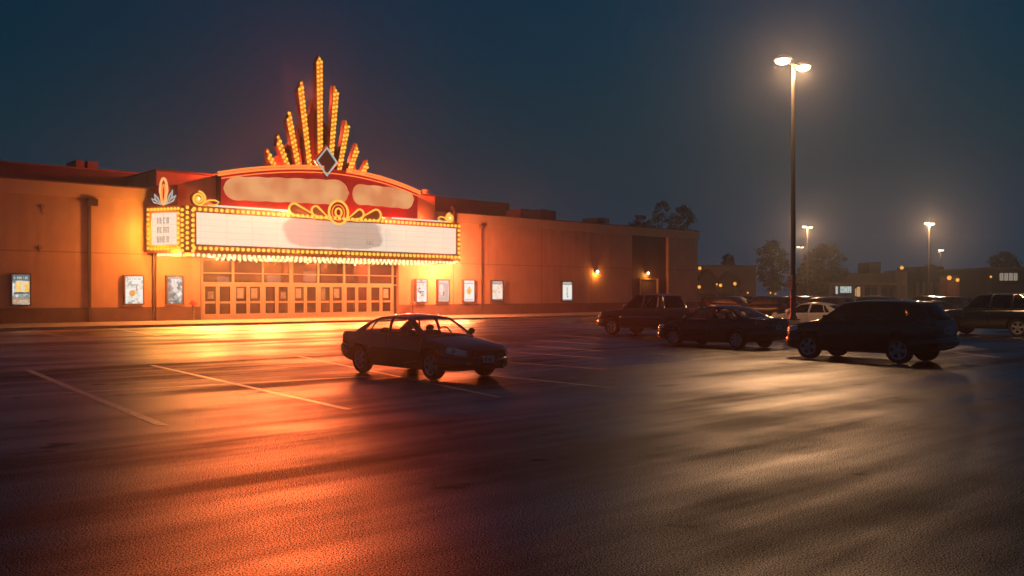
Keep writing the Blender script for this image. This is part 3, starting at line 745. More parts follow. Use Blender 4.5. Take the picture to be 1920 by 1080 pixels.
# diamond
sD, zD = fac(611, 303, 1.9)
dm = [(0,.98),(.82,0),(0,-1.02),(-.82,0)]
b = MB(); b.prism([(sD+x, zD+z) for x, z in dm], lambda a_,c_,d: (a_,d,c_), -2.0, -1.6); dob = b.build('diamond', mat('diamond plate', (.22,.10,.08), .4), sg)
neon2([(sD+x*1.02, zD+z*1.02) for x, z in dm], -2.06, .085, 'neon_tube', NEON_B, dob, True)
neon2([(sD+x*1.16, zD+z*1.16) for x, z in dm], -1.9, .10, 'rim', mat('diamond rim', (.25,.11,.09), .4), dob, True)
# rays: (tip s, tip z, foot s, foot z, width)
RAYS = [(21.05,19.75,21.12,11.35,.60), (19.42,17.6,20.25,11.2,.55), (22.52,17.7,21.95,11.2,.55), (18.44,15.2,19.30,11.2,.55), (23.55,15.2,22.72,11.2,.55),
        (17.5,13.4,18.50,11.1,.53), (24.5,13.5,23.55,11.1,.53), (16.65,12.25,17.5,11.0,.50), (25.45,12.3,24.65,11.0,.50)]
M_rayf = mat('ray orange face', (.55,.16,.03), .5)
M_raye = glow('ray glow face', (.90,.22,.012), .85)  # bulb light on the ray faces, put in as emission
ray_b = []
RY = -.95
for i, (ts, tz, fs, fz_, wd) in enumerate(RAYS):
    d = Vector((ts-fs, tz-fz_)); L_ = d.length; d /= L_; n = Vector((d.y, -d.x)); side = 0 if i == 0 else (1 if ts > 21 else -1)
    P = lambda t, x: Vector((fs, fz_))+d*t+n*x
    hw, hb = wd/2, wd*.36
    if side == 0: poly = [P(0,-hb), P(L_-.55,-hw), P(L_,0), P(L_-.55,hw), P(0,hb)]
    elif side > 0: poly = [P(0,-hb), P(L_-.05,-hw*.98), P(L_,-hw*.7), P(L_-.75,hw), P(0,hb)]
    else: poly = [P(0,-hb), P(L_-.75,-hw), P(L_,hw*.7), P(L_-.05,hw*.98), P(0,hb)]
    b = MB(); b.prism(poly, lambda a_,c_,dd: (a_,dd,c_), RY, RY+.42); ray = b.build('ray', M_sdark, sg)
    c = sum(poly, Vector((0,0)))/len(poly)
    inner = [c+(p-c)*Vector((1,1)).x*(.97) for p in poly]
    b = MB(); b.prism([P(0.02,-hb*.86)]+[p-(n*(.03*(1 if (p-Vector((fs,fz_))).dot(n) > 0 else -1)))-d*.05 for p in poly[1:-1]]+[P(0.02,hb*.86)], lambda a_,c_,dd: (a_,dd,c_), RY-.02, RY-.002); b.build('ray_face', M_raye, ray)
    k = .18
    j = 0
    while k < L_-.28:
        f = k/L_; ww = (hb+(hw-hb)*f)*.5
        xs = (-ww, ww) if k < L_-.6 else (0 if side == 0 else -side*ww*.4,)
        for x in xs:
            q = P(k+(.12 if x > 0 else 0), x); ray_b.append((q.x, RY-.06, q.y, .088+.014*((j*7) % 3)))
        k += .33; j += 1
bulb_set(sg, ray_b, 'bulb', BULB_ON)
# backing behind the rays
b = MB()
bk = [(16.6,10.2),(17.5,11.7),(18.4,12.2),(18.75,12.9),(19.5,13.6),(19.85,14.7),(20.55,15.2),(20.9,16.6),(21.25,16.6),(21.5,15.2),(22.15,14.7),(22.5,13.6),(23.25,12.9),(23.6,12.2),(24.5,11.7),(25.4,10.2)]
b.prism(bk, lambda a_,c_,d: (a_,d,c_), -.25, .1); b.build('backing_panel', mat('backing maroon', (.06,.022,.022), .7), sg)
b = MB()
for x in (17.5, 19.6, 22.6, 24.8): b.tube([(x,.12,10.2),(x,.12,12.2)], .07, 6); b.tube([(x,.1,12.0),(x,2.6,10.1)], .05, 6)
b.build('brace', M_pipe, sg)
# small stubs on the parapet
t = thing('roof_stub', 'short stucco roof vent post standing between the red sign and the parapet end', 'vent', W(31.6, .0, 10.2), UZ)
b = MB(); b.box(-.28,.28,-.28,.28,0,.05); b.lathe([(.22,.05),(.22,.3)], n=14); b.build('flue', M_wall, t)
b = MB(); b.lathe([(.3,.28),(.3,.38),(0,.44)], n=14); b.build('cap', M_wall, t)

# lamps for the bulbs and neon, plus unseen ones added to spread their glow
for k in range(14):          # hot bulbs among the soffit globes
    lamp('soffit_lamp', W(12.+18.6*k/13, 2.35, 4.33), P_SOFFIT, (1.,.38,.12), .09)
def spot(name, s_, o_, z_, power, col, down, half, blend=.12, r=.12, yaw=0.):
    o = lamp(name, W(s_, o_, z_), power, col, r, 'SPOT', spot_size=R(2*half), spot_blend=blend)
    a = UZ-math.pi/2+R(yaw)
    d = Vector((math.cos(R(down))*math.cos(a), math.cos(R(down))*math.sin(a), -math.sin(R(down))))
    o.rotation_euler = d.to_track_quat('-Z', 'Y').to_euler(); return o
for k in range(6):           # spots added along the marquee's lower front edge to light the ground, cut off at the horizontal
    f = k/5
    spot('marquee_ground_fill', 12.+19.5*f, 2.9, 4.33, P_FRONT, (1., .25-.17*f, .045-.02*f), 60, 57.7, .05, .08, -25-12*f)
for s_, o_, z_, p_, c_ in ((8.7,1.7,5.9,P_SIDE,(1.,.42,.045)),(9.6,2.6,4.3,P_CORN,(1.,.26,.04)),(32.7,2.5,4.35,P_CORN*3.6,(1.,.27,.08))):
    lamp('marquee_wall_fill', W(s_, o_, z_), p_, c_, .06)  # added near the end bulbs to throw orange light on the walls
for s_ in (13.5, 19., 25., 30.5): lamp('marquee_top_fill', W(s_, .9, 7.74), P_TOP, (1.,.16,.04), .05)  # added out of sight behind the cabinet top, lighting sign and wall
for u in (-.85, -.5, -.2, .25, .55, .88):
    lamp('neon_lamp', W(SC+SW*u, bow(u)-.16, arch(u)+.13), P_RED, RED, .05)
    spot('neon_ground_fill', SC+SW*u*.9, bow(u)+.25, 7.98, P_REDG, (1.,.10-.07*u,.024-.012*u), 60, 55.2, .05, .04, -31-6*u)  # added red spots that make the streak on the ground
for s_, z_ in ((21.05,17.0),(20.,14.6),(22.1,14.4),(18.6,12.6),(23.6,12.6)): lamp('ray_halo_fill', W(s_, -.55, z_), P_RAY, (1.,.10,.03), .1)  # added unseen behind the backing for a halo around the rays
for s_ in (16., 21., 25.): lamp('lobby_fill', W(s_, -5., 4.2), 25, (1.,.42,.2), .3)  # unseen lamps added to light the lobby interior

# ------------------------------------------------------------------ street lamps
M_pole = mat('pole bronze', (.09,.078,.068), .5, metal=.2)
M_ped = mat('pedestal concrete', (.28,.24,.21), .85, var=.2, vscale=5, bump=.2)
M_lens = glow('lamp lens', (1.,.86,.62), 6.)
def street_lamp(loc, H_, label, power, ped=True, lit=True, rz=UZ, col=WARM, pr=.11, spot=True):
    t = thing('street_lamp', label, 'street lamp', loc, rz, 'double headed lamps over the parking lot')
    z0 = 0
    if ped:
        b = MB(); b.lathe([(0,0),(.34,0),(.34,.02),(.30,.05),(.285,.80),(.25,.86),(0,.86)], n=20); b.build('pedestal', M_ped, t); z0 = .86
        b = MB(); b.box(-.2,.2,-.2,.2,z0,z0+.05); b.lathe([(.17,z0+.05),(.15,z0+.16)], n=16); b.build('base_plate', M_pole, t)
    b = MB(); b.tube([(0,0,z0),(0,0,H_*.5),(0,0,H_)], [pr, pr*.85, pr*.62], 16); b.build('pole', M_pole, t)
    b = MB(); b.tube([(-.5,0,H_-.08),(.5,0,H_-.08)], .045, 8); b.build('arm', M_pole, t)
    for sgn in (-1, 1):
        b = MB(); cx = sgn*.78
        b.lathe([(.0,H_+.12),(.2,H_+.11),(.34,H_+.03),(.36,H_-.04),(.30,H_-.05)], n=18, org=(cx,0,0)); hd = b.build('lamp_head', M_pole, t)
        b = MB(); b.ball((cx,0,H_-.07), .30, sc=(1,1,.55), nu=14, nv=6); b.build('lens', M_lens if lit else mat('dim lens', (.5,.45,.4), .3), hd)
        if lit and spot:
            lamp('lamp_light', (cx,0,H_-.34), power, col, .16, parent=t)
    return t
Lp = gp(1487, 640)
main_lamp = street_lamp((Lp.x, Lp.y, 0), 11.3, 'tall bronze pole with two glowing heads on a concrete pedestal between the parked cars', P_LAMP)
street_lamp((40.4,124,0), 11.2, 'lit twin lamp rising in the haze behind the tall pole and the trees', P_LAMP*1.7, pr=.14)
street_lamp((54.3,118,0), 11.2, 'lit twin lamp in the haze above the strip of shops', P_LAMP*1.7, pr=.14)
street_lamp((61.,192,0), 12., 'faint distant twin lamp low beside the tall pole', 500, pr=.14)
street_lamp((97.,205,0), 12., 'faint distant twin lamp above the roofs past the lit lamps', 500, pr=.14)
# sign on the pole
t = thing('parking_sign', 'small upright orange lit notice fixed on the tall lamp pole', 'sign', (Lp.x-.135, Lp.y-.05, 2.1), R(-68))
b = MB(); b.box(-.14,.14,-.012,.0,0,.58); b.build('sign_plate', mat('notice plate', (.72,.52,.42), .6), t)
b = MB(); glyph_rows(b, -.10, .10, .30, .53, -.0125, 0, 2, 3, 8, bold=.26); glyph_rows(b, -.11, .11, .06, .27, -.0125, 0, 4, 6, 9); b.build('lettering', mat('notice print', (.28,.09,.07), .6), t)
b = MB(); b.box(-.11,.11,.001,.02,.1,.13); b.box(-.11,.11,.001,.02,.45,.48); b.build('bracket', M_pole, t)

# ------------------------------------------------------------------ cars
def spl(pts):
    xs = [p[0] for p in pts]; ys = [p[1] for p in pts]; n = len(xs)
    d = [(ys[i+1]-ys[i])/(xs[i+1]-xs[i]) for i in range(n-1)]
    m = [d[0]]+[0 if d[i-1]*d[i] <= 0 else 2*d[i-1]*d[i]/(d[i-1]+d[i]) for i in range(1, n-1)]+[d[-1]]
    def f(x):
        if x <= xs[0]: return ys[0]
        if x >= xs[-1]: return ys[-1]
        i = 0
        while x > xs[i+1]: i += 1
        h = xs[i+1]-xs[i]; t = (x-xs[i])/h
        return ys[i]*(1+2*t)*(1-t)**2+m[i]*h*t*(1-t)**2+ys[i+1]*t*t*(3-2*t)+m[i+1]*h*t*t*(t-1)
    return f
TEMPL = [(0,0),(.80,0),(.93,.04),(.972,.18),(.992,.36),(1.0,.54),(.995,.68),(.975,.82),(.948,.93),(.915,.985),(.875,1.0),(.45,1.0),(0,1.0)]
M_tyre = mat('tyre rubber', (.012,.012,.012), .8)
M_rim = mat('alloy rim', (.42,.40,.38), .35, metal=.8)
M_rimd = mat('wheel well dark', (.012,.012,.012), .7)
M_int = mat('car interior', (.02,.018,.017), .8)
M_seat = mat('seat cloth', (.035,.03,.03), .9)
M_trim = mat('black trim', (.012,.012,.013), .4)
M_cglass = glass('car window', (.80,.82,.80), .9, .01)
M_cglassd = glass('tinted car window', (.14,.15,.15), .8, .01)
M_lensc = mat('lamp lens clear', (.85,.82,.78), .12, spec=.8, coat=.6)
M_lensr = mat('lamp lens red', (.30,.015,.01), .15, spec=.7, coat=.6)
M_lenso = mat('lamp lens amber', (.55,.16,.03), .2, spec=.6)
M_plate_l = mat('licence plate', (.62,.60,.56), .5)
M_print = mat('plate print', (.06,.07,.12), .5)
M_chrome = mat('chrome strip', (.6,.58,.55), .2, metal=1.)
def paint(name, c, r=.17, coat=.3): return mat(name, c, r, spec=.5, coat=coat, var=.06, vscale=3)

class Car:
    def __init__(s, S):
        s.S = S; s.L = S['L']; s.w = spl(S['w']); s.zb = spl(S['zb']); s.zt = spl(S['zt']); s.cr = spl(S['crown'])
        s.x0 = S['ax'][0]; s.wb = S['ax'][1]-S['ax'][0]; s.mid = (S['ax'][0]+S['ax'][1])/2
    def X(s, d): return s.mid-d
    def P(s, d, v, off=0.):   # v: float index in the section template (right side y>0)
        v = max(0, min(len(TEMPL)-1, v)); i = min(int(v), len(TEMPL)-2); t = v-i
        fy = TEMPL[i][0]*(1-t)+TEMPL[i+1][0]*t; fz = TEMPL[i][1]*(1-t)+TEMPL[i+1][1]*t
        zb, zt = s.zb(d), s.zt(d); y = fy*s.w(d); z = zb+fz*(zt-zb)
        if v > 10: z += s.cr(d)*(1-(y/(.875*s.w(d)))**2)
        return Vector((s.X(d), y, z))
    def N(s, d, v):
        e = .01; a = s.P(min(d+e, s.L), v)-s.P(max(d-e, 0), v); b = s.P(d, v+.1)-s.P(d, v-.1)
        n = a.cross(b); n.normalize()
        if n.y < 0: n = -n
        return n
    def Q(s, d, v, off): return s.P(d, v)+s.N(d, v)*off
    def patch(s, ds, vfun, off, side, thick=.0, dfun=None, nv=5):
        mb = MB(); rows = []
        for i, d in enumerate(ds):
            v0, v1 = vfun(d); r = []
            for k in range(nv+1):
                v = v0+(v1-v0)*k/nv; dd = dfun(d, v) if dfun else d
                p = s.Q(dd, v, off); r.append(Vector((p.x, p.y*side, p.z)))
            rows.append(r)
        mb.grid(rows, 0, True)
        return mb
    def stations(s):
        L = s.L; ds = set([0, .015, .04, .08, .13, .19, L, L-.015, L-.04, L-.08, L-.13, L-.19]); d = .26
        while d < L-.22: ds.add(round(d, 3)); d += .085
        return sorted(ds)
    def lower(s, mats):
        S = s.S; mb = MB(); rings = []; ds = s.stations(); c0, c1 = S['cabin']
        for d in ds:
            h = [s.P(d, v) for v in range(len(TEMPL))]
            rings.append(h+[Vector((p.x, -p.y, p.z)) for p in h[-2:0:-1]])
        n = len(TEMPL); m2 = len(rings[0])
        def mf(i, j):
            k = j if j < n-1 else m2-1-j
            dm = (ds[i]+ds[i+1])/2
            if k >= 10 and c0 < dm < c1: return 2
            if k <= 1: return 1
            return 0
        mb.grid(rings, 0, True, True, mf)
        mb.face(rings[0][::-1], 0); mb.face(rings[-1], 0)
        o = mb.build('body', mats, angle=40)
        cut = MB()
        for d in S['ax']:
            for sd in (-1, 1):
                rr = S['R']+.055; y0, y1 = sorted((sd*(.5*S['W']-.30), sd*(S['W']*.5+.2)))
                cut.lathe([(0,y0),(rr,y0),(rr,y1),(0,y1)], 'y', 28, 1, (s.X(d), 0, S['R']+.02))
        t0, t1, ty, tz = S['tub']; cut.box(s.X(t1), s.X(t0), -ty, ty, tz, 2.2, 2)
        if 'bed' in S: t0, t1, ty, tz = S['bed']; cut.box(s.X(t1), s.X(t0), -ty, ty, tz, 2.2, 1)
        c = cut.build('cutter', mats)
        md = o.modifiers.new('b', 'BOOLEAN'); md.operation = 'DIFFERENCE'; md.object = c; md.solver = 'EXACT'
        bpy.context.view_layer.update()
        dg = bpy.context.evaluated_depsgraph_get()
        me = bpy.data.meshes.new_from_object(o.evaluated_get(dg))
        bpy.data.objects.remove(o); bpy.data.objects.remove(c)
        return me
    def house(s):
        """greenhouse: returns frame MB (materials paint, trim) and list of (name, MB) panes"""
        S = s.S; fr = MB(); panes = []
        zr, yr = spl(S['zr']), spl(S['yr']); cols = S['cols']
        def base(db): return Vector((s.X(db), .875*s.w(db)-.004, s.zt(db)-.004))
        def rail(dr): return Vector((s.X(dr), yr(dr), zr(dr)))
        full = []
        for i in range(len(cols)-1):
            (a, b, k), (c, d, _) = cols[i], cols[i+1]; n = 7 if k == 'w' else 2
            for q in range(n): full.append((a+(c-a)*q/n, b+(d-b)*q/n, k, i))
        full.append((cols[-1][0], cols[-1][1], 'p', len(cols)-1))
        T = [0, .05, .3, .55, .8, .93, 1.]
        def sp(db, dr, t):
            A, B = base(db), rail(dr); p = A+(B-A)*t; p.y += .035*math.sin(math.pi*t)*S.get('bulge', 1); return p
        for sd in (1, -1):
            F = lambda p: Vector((p.x, p.y*sd, p.z))
            win = {}
            for (db, dr, k, i), (db2, dr2, _, _) in zip(full, full[1:]):
                for t0, t1 in zip(T, T[1:]):
                    quad = [F(sp(db,dr,t0)), F(sp(db2,dr2,t0)), F(sp(db2,dr2,t1)), F(sp(db,dr,t1))]
                    if k == 'w' and .05 <= t0 and t1 <= .93: win.setdefault(i, MB()).face(quad, 0, True)
                    else: fr.face(quad, 0 if k == 'p' or t0 >= .93 else 1, True)
            for i in win: panes.append(('side_window', win[i]))
        NVn = 12; vs = [-1+2*k/NVn for k in range(NVn+1)]
        cra, crb = S['crownr']; bwa, bwb = S['bow']
        def end(db, dr, sgn, crz):
            A, B = base(db), rail(dr); rows = []
            for t in [0, .05, .25, .5, .75, .93, 1.]:
                row = []
                for v in vs:
                    y = (A.y+(B.y-A.y)*t+.035*math.sin(math.pi*t)*S.get('bulge', 1))*v
                    x = A.x+(B.x-A.x)*t+sgn*(bwa+(bwb-bwa)*t)*(1-v*v)
                    z = A.z+(B.z-A.z)*t+(s.cr(db)*(1-t)+crz*t)*(1-v*v)
                    row.append(Vector((x, y, z)))
                rows.append(row)
            g = MB()
            for i in range(6):
                for j in range(NVn):
                    q = [rows[i][j], rows[i][j+1], rows[i+1][j+1], rows[i+1][j]]
                    if 1 <= i <= 4 and 1 <= j <= NVn-2: g.face(q, 0, True)
                    else: fr.face(q, 0 if (i > 4 or j in (0, NVn-1)) else 1, True)
            return g, rows[-1]
        gw, top_f = end(cols[0][0], cols[0][1], 1, cra)
        gr, top_r = end(cols[-1][0], cols[-1][1], -1, crb)
        panes += [('windshield', gw), ('rear_window', gr)]
        drs = sorted(set(round(f[1], 5) for f in full)); d0, d1 = drs[0], drs[-1]; rows = []
        for dr in drs:
            u = (dr-d0)/(d1-d0); p = rail(dr); row = []
            for j, v in enumerate(vs):
                x = p.x+(bwb*(1-v*v))*((1-u)-u); z = p.z+(cra+(crb-cra)*u+.02*math.sin(math.pi*u))*(1-v*v)
                row.append(Vector((x, p.y*v, z)))
            rows.append(row)
        fr.grid(rows, 0, True)
        return fr, panes

def make_wheel(R_, W_, spokes=5, style=0):
    t = MB(); n = 28
    t.lathe([(R_*.64,-W_*.42),(R_*.72,-W_*.5),(R_*.93,-W_*.5),(R_,-W_*.32),(R_,W_*.32),(R_*.93,W_*.5),(R_*.72,W_*.5),(R_*.64,W_*.42)], 'y', n)
    rm = MB()
    rm.lathe([(R_*.66,-W_*.46),(R_*.70,-W_*.47),(R_*.70,-W_*.3),(R_*.60,-W_*.30),(R_*.60,-W_*.44),(R_*.66,-W_*.46)], 'y', n, 0)
    rm.lathe([(R_*.66,-W_*.12),(0,-W_*.12)], 'y', n, 1); rm.lathe([(R_*.68,W_*.45),(R_*.68,-W_*.3)], 'y', n, 1); rm.lathe([(R_*.68,W_*.4),(0,W_*.4)], 'y', n, 1)
    rm.lathe([(R_*.17,-W_*.36),(R_*.16,-W_*.46),(R_*.08,-W_*.48),(0,-W_*.48)], 'y', 14, 0)
    for k in range(spokes):
        a = 2*math.pi*k/spokes; ca, sa = math.cos(a), math.sin(a)
        w0, w1 = R_*.10, R_*(.15 if style == 0 else .19)
        poly = [(.08*R_,-w0),(.62*R_,-w1),(.62*R_,w1),(.08*R_,w0)]
        rm.prism(poly, lambda x, y, d: (x*ca-y*sa, d, x*sa+y*ca), -W_*.44, -W_*.28, 0)
    return t.mesh('tyre', M_tyre), rm.mesh('rim', [M_rim, M_rimd])

def build_car(S, name, label, cat, loc, rz, m_paint, m_glass, near=-1):
    car = Car(S); X = car.X; root = thing(name, label, cat, loc, rz)
    mats = [m_paint, M_rimd, M_int]
    body = dup_mesh('body', car.lower(mats), root)
    fr, panes = car.house()
    f = fr.build('cabin_frame', [m_paint, M_trim], root, weld=.002, angle=32)
    md = f.modifiers.new('thick', 'SOLIDIFY'); md.thickness = .03; md.offset = -1
    for nm, mb in panes: mb.build(nm, m_glass, root, weld=.002)
    # wheels
    ty, rm = make_wheel(S['R'], S.get('tw', .21), S.get('spokes', 5), S.get('wstyle', 0)); yy = S['W']/2-.125
    for d in S['ax']:
        for sd in (1, -1):
            wl = dup_mesh('wheel', ty, root, (X(d), sd*yy, S['R'])); wl.rotation_euler = (0, rnd.uniform(0, 1.2), 0 if sd < 0 else math.pi)
            dup_mesh('rim', rm, wl)
    # doors
    for (d0, d1, slot) in S['doors']:
        for sd in (1, -1):
            def dfun(d, v, d0=d0, d1=d1):
                t = (d-d0)/(d1-d0); z = car.P(d, v).z; a, b = d0, d1
                for ax in S['ax']:
                    rr = S['R']+.10; dz = z-S['R']
                    if abs(dz) < rr:
                        h = math.sqrt(rr*rr-dz*dz)
                        if ax > (d0+d1)/2: b = min(b, ax-h)
                        else: a = max(a, ax+h)
                return a+(b-a)*t
            ds = [d0+(d1-d0)*k/12 for k in range(13)]
            mb = car.patch(ds, lambda d: (2.6, 9.7), .004, sd, dfun=dfun, nv=12); dr = mb.build('door', m_paint, root, angle=50)
            hd = MB(); hx = d1-.22; p = car.Q(hx, 7.6, .02); q = car.Q(hx+.17, 7.6, .02)
            hd.tube([(p.x, p.y*sd, p.z), ((p.x+q.x)/2, (p.y+.02)*sd, p.z), (q.x, q.y*sd, q.z)], .016, 6); hd.build('handle', S.get('handle', m_paint), dr)
    gaps = [car.S['doors'][0][0]-.012]+[(a[1]+b_[0])/2 for a, b_ in zip(car.S['doors'], car.S['doors'][1:])]
    for gd in gaps:
        for sd in (1, -1): car.patch([gd-.011, gd+.011], lambda d: (3., 9.6), .0055, sd, nv=10).build('door_gap', M_trim, root)
    # side rub strip
    if S.get('strip'):
        for sd in (1, -1):
            d0, d1 = S['ax'][0]+S['R']+.12, S['ax'][1]-S['R']-.12
            mb = car.patch([d0+(d1-d0)*k/14 for k in range(15)], lambda d: (5.05, 5.45), .016, sd, nv=2); o = mb.build('side_strip', S['strip'], root)
            md = o.modifiers.new('thick', 'SOLIDIFY'); md.thickness = .016; md.offset = -1
    # bumpers
    for nm, d_end, sg_, rng in (('front_bumper', 0, 1, S['fb']), ('rear_bumper', car.L, -1, S['rb'])):
        v0f, v1f, reach, bulge = rng
        ds = [d_end+sg_*reach*(k/10)**1.6 for k in range(11)]
        path = []
        for d in reversed(ds): path.append((d, 1))
        K = 6
        for k in range(1, K): path.append((d_end, 1-2*k/K))
        for d in ds: path.append((d, -1))
        def ring_pt(d, sd, fz, off):
            zb, zt = car.zb(d), car.zt(d); z = zb+(zt-zb)*fz
            # height levels out along the wrap: use end-section heights
            ze = car.zb(d_end)+(car.zt(d_end)-car.zb(d_end))*fz
            if abs(sd) == 1:
                # find section index
                for i in range(len(TEMPL)-1):
                    if TEMPL[i][1] <= fz <= TEMPL[i+1][1] and TEMPL[i+1][1] > TEMPL[i][1]:
                        t = (fz-TEMPL[i][1])/(TEMPL[i+1][1]-TEMPL[i][1]); v = i+t; break
                n = car.N(min(max(d, .02), car.L-.02), v); p = car.P(d, v)+Vector((n.x, n.y, 0)).normalized()*off
                return Vector((p.x, p.y*sd, z))
            y = car.P(d_end, 5).y*sd
            return Vector((X(d_end)+sg_*(off+.015*(1-sd*sd)), y, ze))
        fzs = [v0f, v0f+(v1f-v0f)*.12, v0f+(v1f-v0f)*.5, v0f+(v1f-v0f)*.85, v1f]; offs = [.004, bulge*.8, bulge, bulge*.75, .004]
        mb = MB(); mb.grid([[ring_pt(d, sd, fz, of) for fz, of in zip(fzs, offs)] for d, sd in path], 0, True); o = mb.build(nm, S.get('bump_mat', m_paint), root, angle=50)
    # headlights / taillights as patches of the corner skin
    for nm, ds, vf, mt in S['lights']:
        for sd in (1, -1):
            mb = car.patch(ds, vf, .012, sd, nv=5); o = mb.build(nm, mt, root, angle=60)
            md = o.modifiers.new('thick', 'SOLIDIFY'); md.thickness = .02; md.offset = -1
            if nm == 'headlight':
                b = MB(); dm = ds[len(ds)//2]; vm = sum(vf(dm))/2; p = car.Q(dm, vm, .015); b.ball((p.x, p.y*sd, p.z), .045, nu=10, nv=6); b.build('bulb_reflector', M_chrome, o)
    # grille, plates, fogs
    for nm, end, y0, y1, z0, z1, out, mt in S['boxes']:
        xe = X(0)+out if end == 0 else X(car.L)-out
        b = MB(); b.box(min(xe, xe-.05 if end == 0 else xe+.05), max(xe, xe-.05 if end == 0 else xe+.05), y0, y1, z0, z1)
        o = b.build(nm, mt, root)
        if nm == 'licence_plate':
            b = MB(); r = random.Random(len(label)); n = 6
            for j in range(n):
                ya = y0+.05+(y1-y0-.1)*j/n; yb = ya+(y1-y0-.1)/n*.62; za, zb_ = z0+.035, z1-.045
                xs = (xe, xe+.004) if end == 0 else (xe-.004, xe)
                b.box(*xs, ya, ya+.012, za, zb_); 
                if r.random() < .6: b.box(*xs, yb-.012, yb, za, zb_)
                b.box(*xs, ya+.012, yb-.012, zb_-.014, zb_)
                if r.random() < .6: b.box(*xs, ya+.012, yb-.012, za, za+.014)
            b.build('lettering', M_print, o)
        if nm == 'grille':
            b = MB()
            for q in range(3):
                z = z0+(z1-z0)*(q+.5)/3; b.box(xe, xe+.012, y0, y1, z-.008, z+.008)
            b.build('grille_bar', M_trim if not S.get('chrome') else M_chrome, o)
    # mirrors
    for sd in (1, -1):
        d, v = S['mirror'][0], 10; p = car.P(d, v); b = MB(); z = p.z+S['mirror'][1]
        b.ball((p.x-.02, (p.y+.13)*sd, z+.03), .10, sc=(.7,1.0,.75), nu=12, nv=8); b.tube([(p.x, (p.y-.03)*sd, z-.02), (p.x-.01, (p.y+.08)*sd, z+.0)], .028, 6)
        o = b.build('wing_mirror', m_paint if S.get('mpaint', True) else M_trim, root)
    # interior
    t0, t1, ty_, tz = S['tub']
    for (d, y, w_, top) in S['seats']:
        b = MB()
        rows = []
        for z, th_, ww in ((tz+.02,.30,1.),(tz+.25,.28,1.),(tz+.3,.16,1.),(top-.32,.13,.98),(top-.2,.11,.85),(top-.17,.09,.6)):
            x = X(d)-(z-tz)*.18; rows.append([(x+th_, y-w_/2*ww, z), (x+th_+.03, y, z), (x+th_, y+w_/2*ww, z), (x, y+w_/2*ww, z), (x, y-w_/2*ww, z)])
        b.grid(rows, 0, True, True); b.face([rows[-1][i] for i in range(5)])
        o = b.build('seat', M_seat, root)
        b = MB()
        for yy_ in ((y,) if w_ < .8 else (y-.33, y+.33)): b.ball((X(d)-(top-tz)*.18+.05, yy_, top-.12), .12, sc=(.38,1.05,.62), nu=10, nv=6)
        b.build('headrest', M_seat, o)
    sd = S.get('wheel_side', 1); b = MB(); cx, cy, cz = X(S['steer'][0]), .36*sd, S['steer'][1]
    b.tube([(cx-.18*math.sin(a)*.45, cy+.19*math.cos(a), cz+.18*math.sin(a)) for a in [2*math.pi*k/18 for k in range(18)]], .018, 6, closed=True); b.tube([(cx,cy-.17,cz),(cx,cy+.17,cz)], .02, 6); b.tube([(cx,cy,cz),(cx+.4,cy,cz-.1)], .03, 6)
    b.build('steering_wheel', M_trim, root)
    for (nm, d0, d1, y0, y1, z0, z1, mt) in S.get('extra', []):
        b = MB(); b.box(X(d1), X(d0), y0, y1, z0, z1); b.build(nm, mt, root)
    return root

lin = lambda a, b, n: [a+(b-a)*k/n for k in range(n+1)]
SEDAN = dict(L=4.72, W=1.76, R=.325, ax=(.93,3.66), cabin=(1.32,3.98), tub=(1.72,3.42,.56,.36),
  w=[(0,.42),(.02,.56),(.06,.66),(.14,.75),(.3,.82),(.7,.865),(1.2,.88),(2.4,.885),(3.5,.88),(4.1,.855),(4.45,.80),(4.62,.72),(4.69,.63),(4.72,.52)],
  zb=[(0,.30),(.1,.24),(.5,.21),(.9,.19),(3.7,.21),(4.3,.27),(4.72,.38)],
  zt=[(0,.66),(.05,.70),(.2,.745),(.7,.83),(1.25,.915),(1.7,.945),(3.0,.965),(3.9,.985),(4.3,.99),(4.55,.985),(4.68,.95),(4.72,.88)],
  crown=[(0,.0),(.2,.05),(.8,.075),(1.3,.05),(1.8,.0),(3.6,.0),(4.0,.04),(4.5,.04),(4.72,.0)],
  zr=[(1.9,1.325),(2.15,1.365),(2.6,1.385),(3.0,1.37),(3.35,1.315),(3.6,1.25)], yr=[(1.9,.60),(2.4,.615),(3.0,.60),(3.6,.56)],
  cols=[(1.27,1.98,'p'),(1.38,2.07,'w'),(2.52,2.56,'p'),(2.60,2.64,'w'),(3.36,3.18,'p'),(3.40,3.22,'w'),(3.66,3.32,'p'),(4.02,3.42,'p')],
  crownr=(.04,.04), bow=(.20,.06),
  doors=[(1.30,2.53,0),(2.56,3.62,0)], fb=(.02,.52,.62,.045), rb=(.05,.55,.6,.05),
  lights=[('headlight', lin(.03,.42,8), lambda d: (6.0+.3*(d/.42), 8.6-.7*abs(d-.15)/.3), M_lensc), ('taillight', lin(4.40,4.70,6), lambda d: (6.3, 8.8), M_lensr)],
  boxes=[('grille',0,-.36,.36,.56,.67,.03,M_trim), ('licence_plate',0,-.16,.16,.40,.55,.066,M_plate_l), ('lower_grille',0,-.42,.42,.27,.36,.055,M_trim),
         ('fog_light',0,.50,.58,.36,.42,.05,M_lenso), ('fog_light',0,-.58,-.50,.36,.42,.05,M_lenso), ('licence_plate',1,-.16,.16,.66,.80,.03,M_plate_l)],
  mirror=(1.52,.06), seats=[(2.35,.36,.5,1.22),(2.35,-.36,.5,1.22),(3.25,0,1.15,1.15)], steer=(1.85,.95))
hero_paint = paint('dark maroon paint', (.024,.008,.009), .2, .9)
SEDAN['strip'] = hero_paint; SEDAN['spokes'] = 6
hz_ = math.atan2(-.72,.693)
build_car(SEDAN, 'sedan', 'dark maroon four door sedan alone on the wet lot in front of the marquee', 'car', (-2.145,21.67,0), hz_, hero_paint, M_cglass)
HL = math.atan2(.75,-.66)
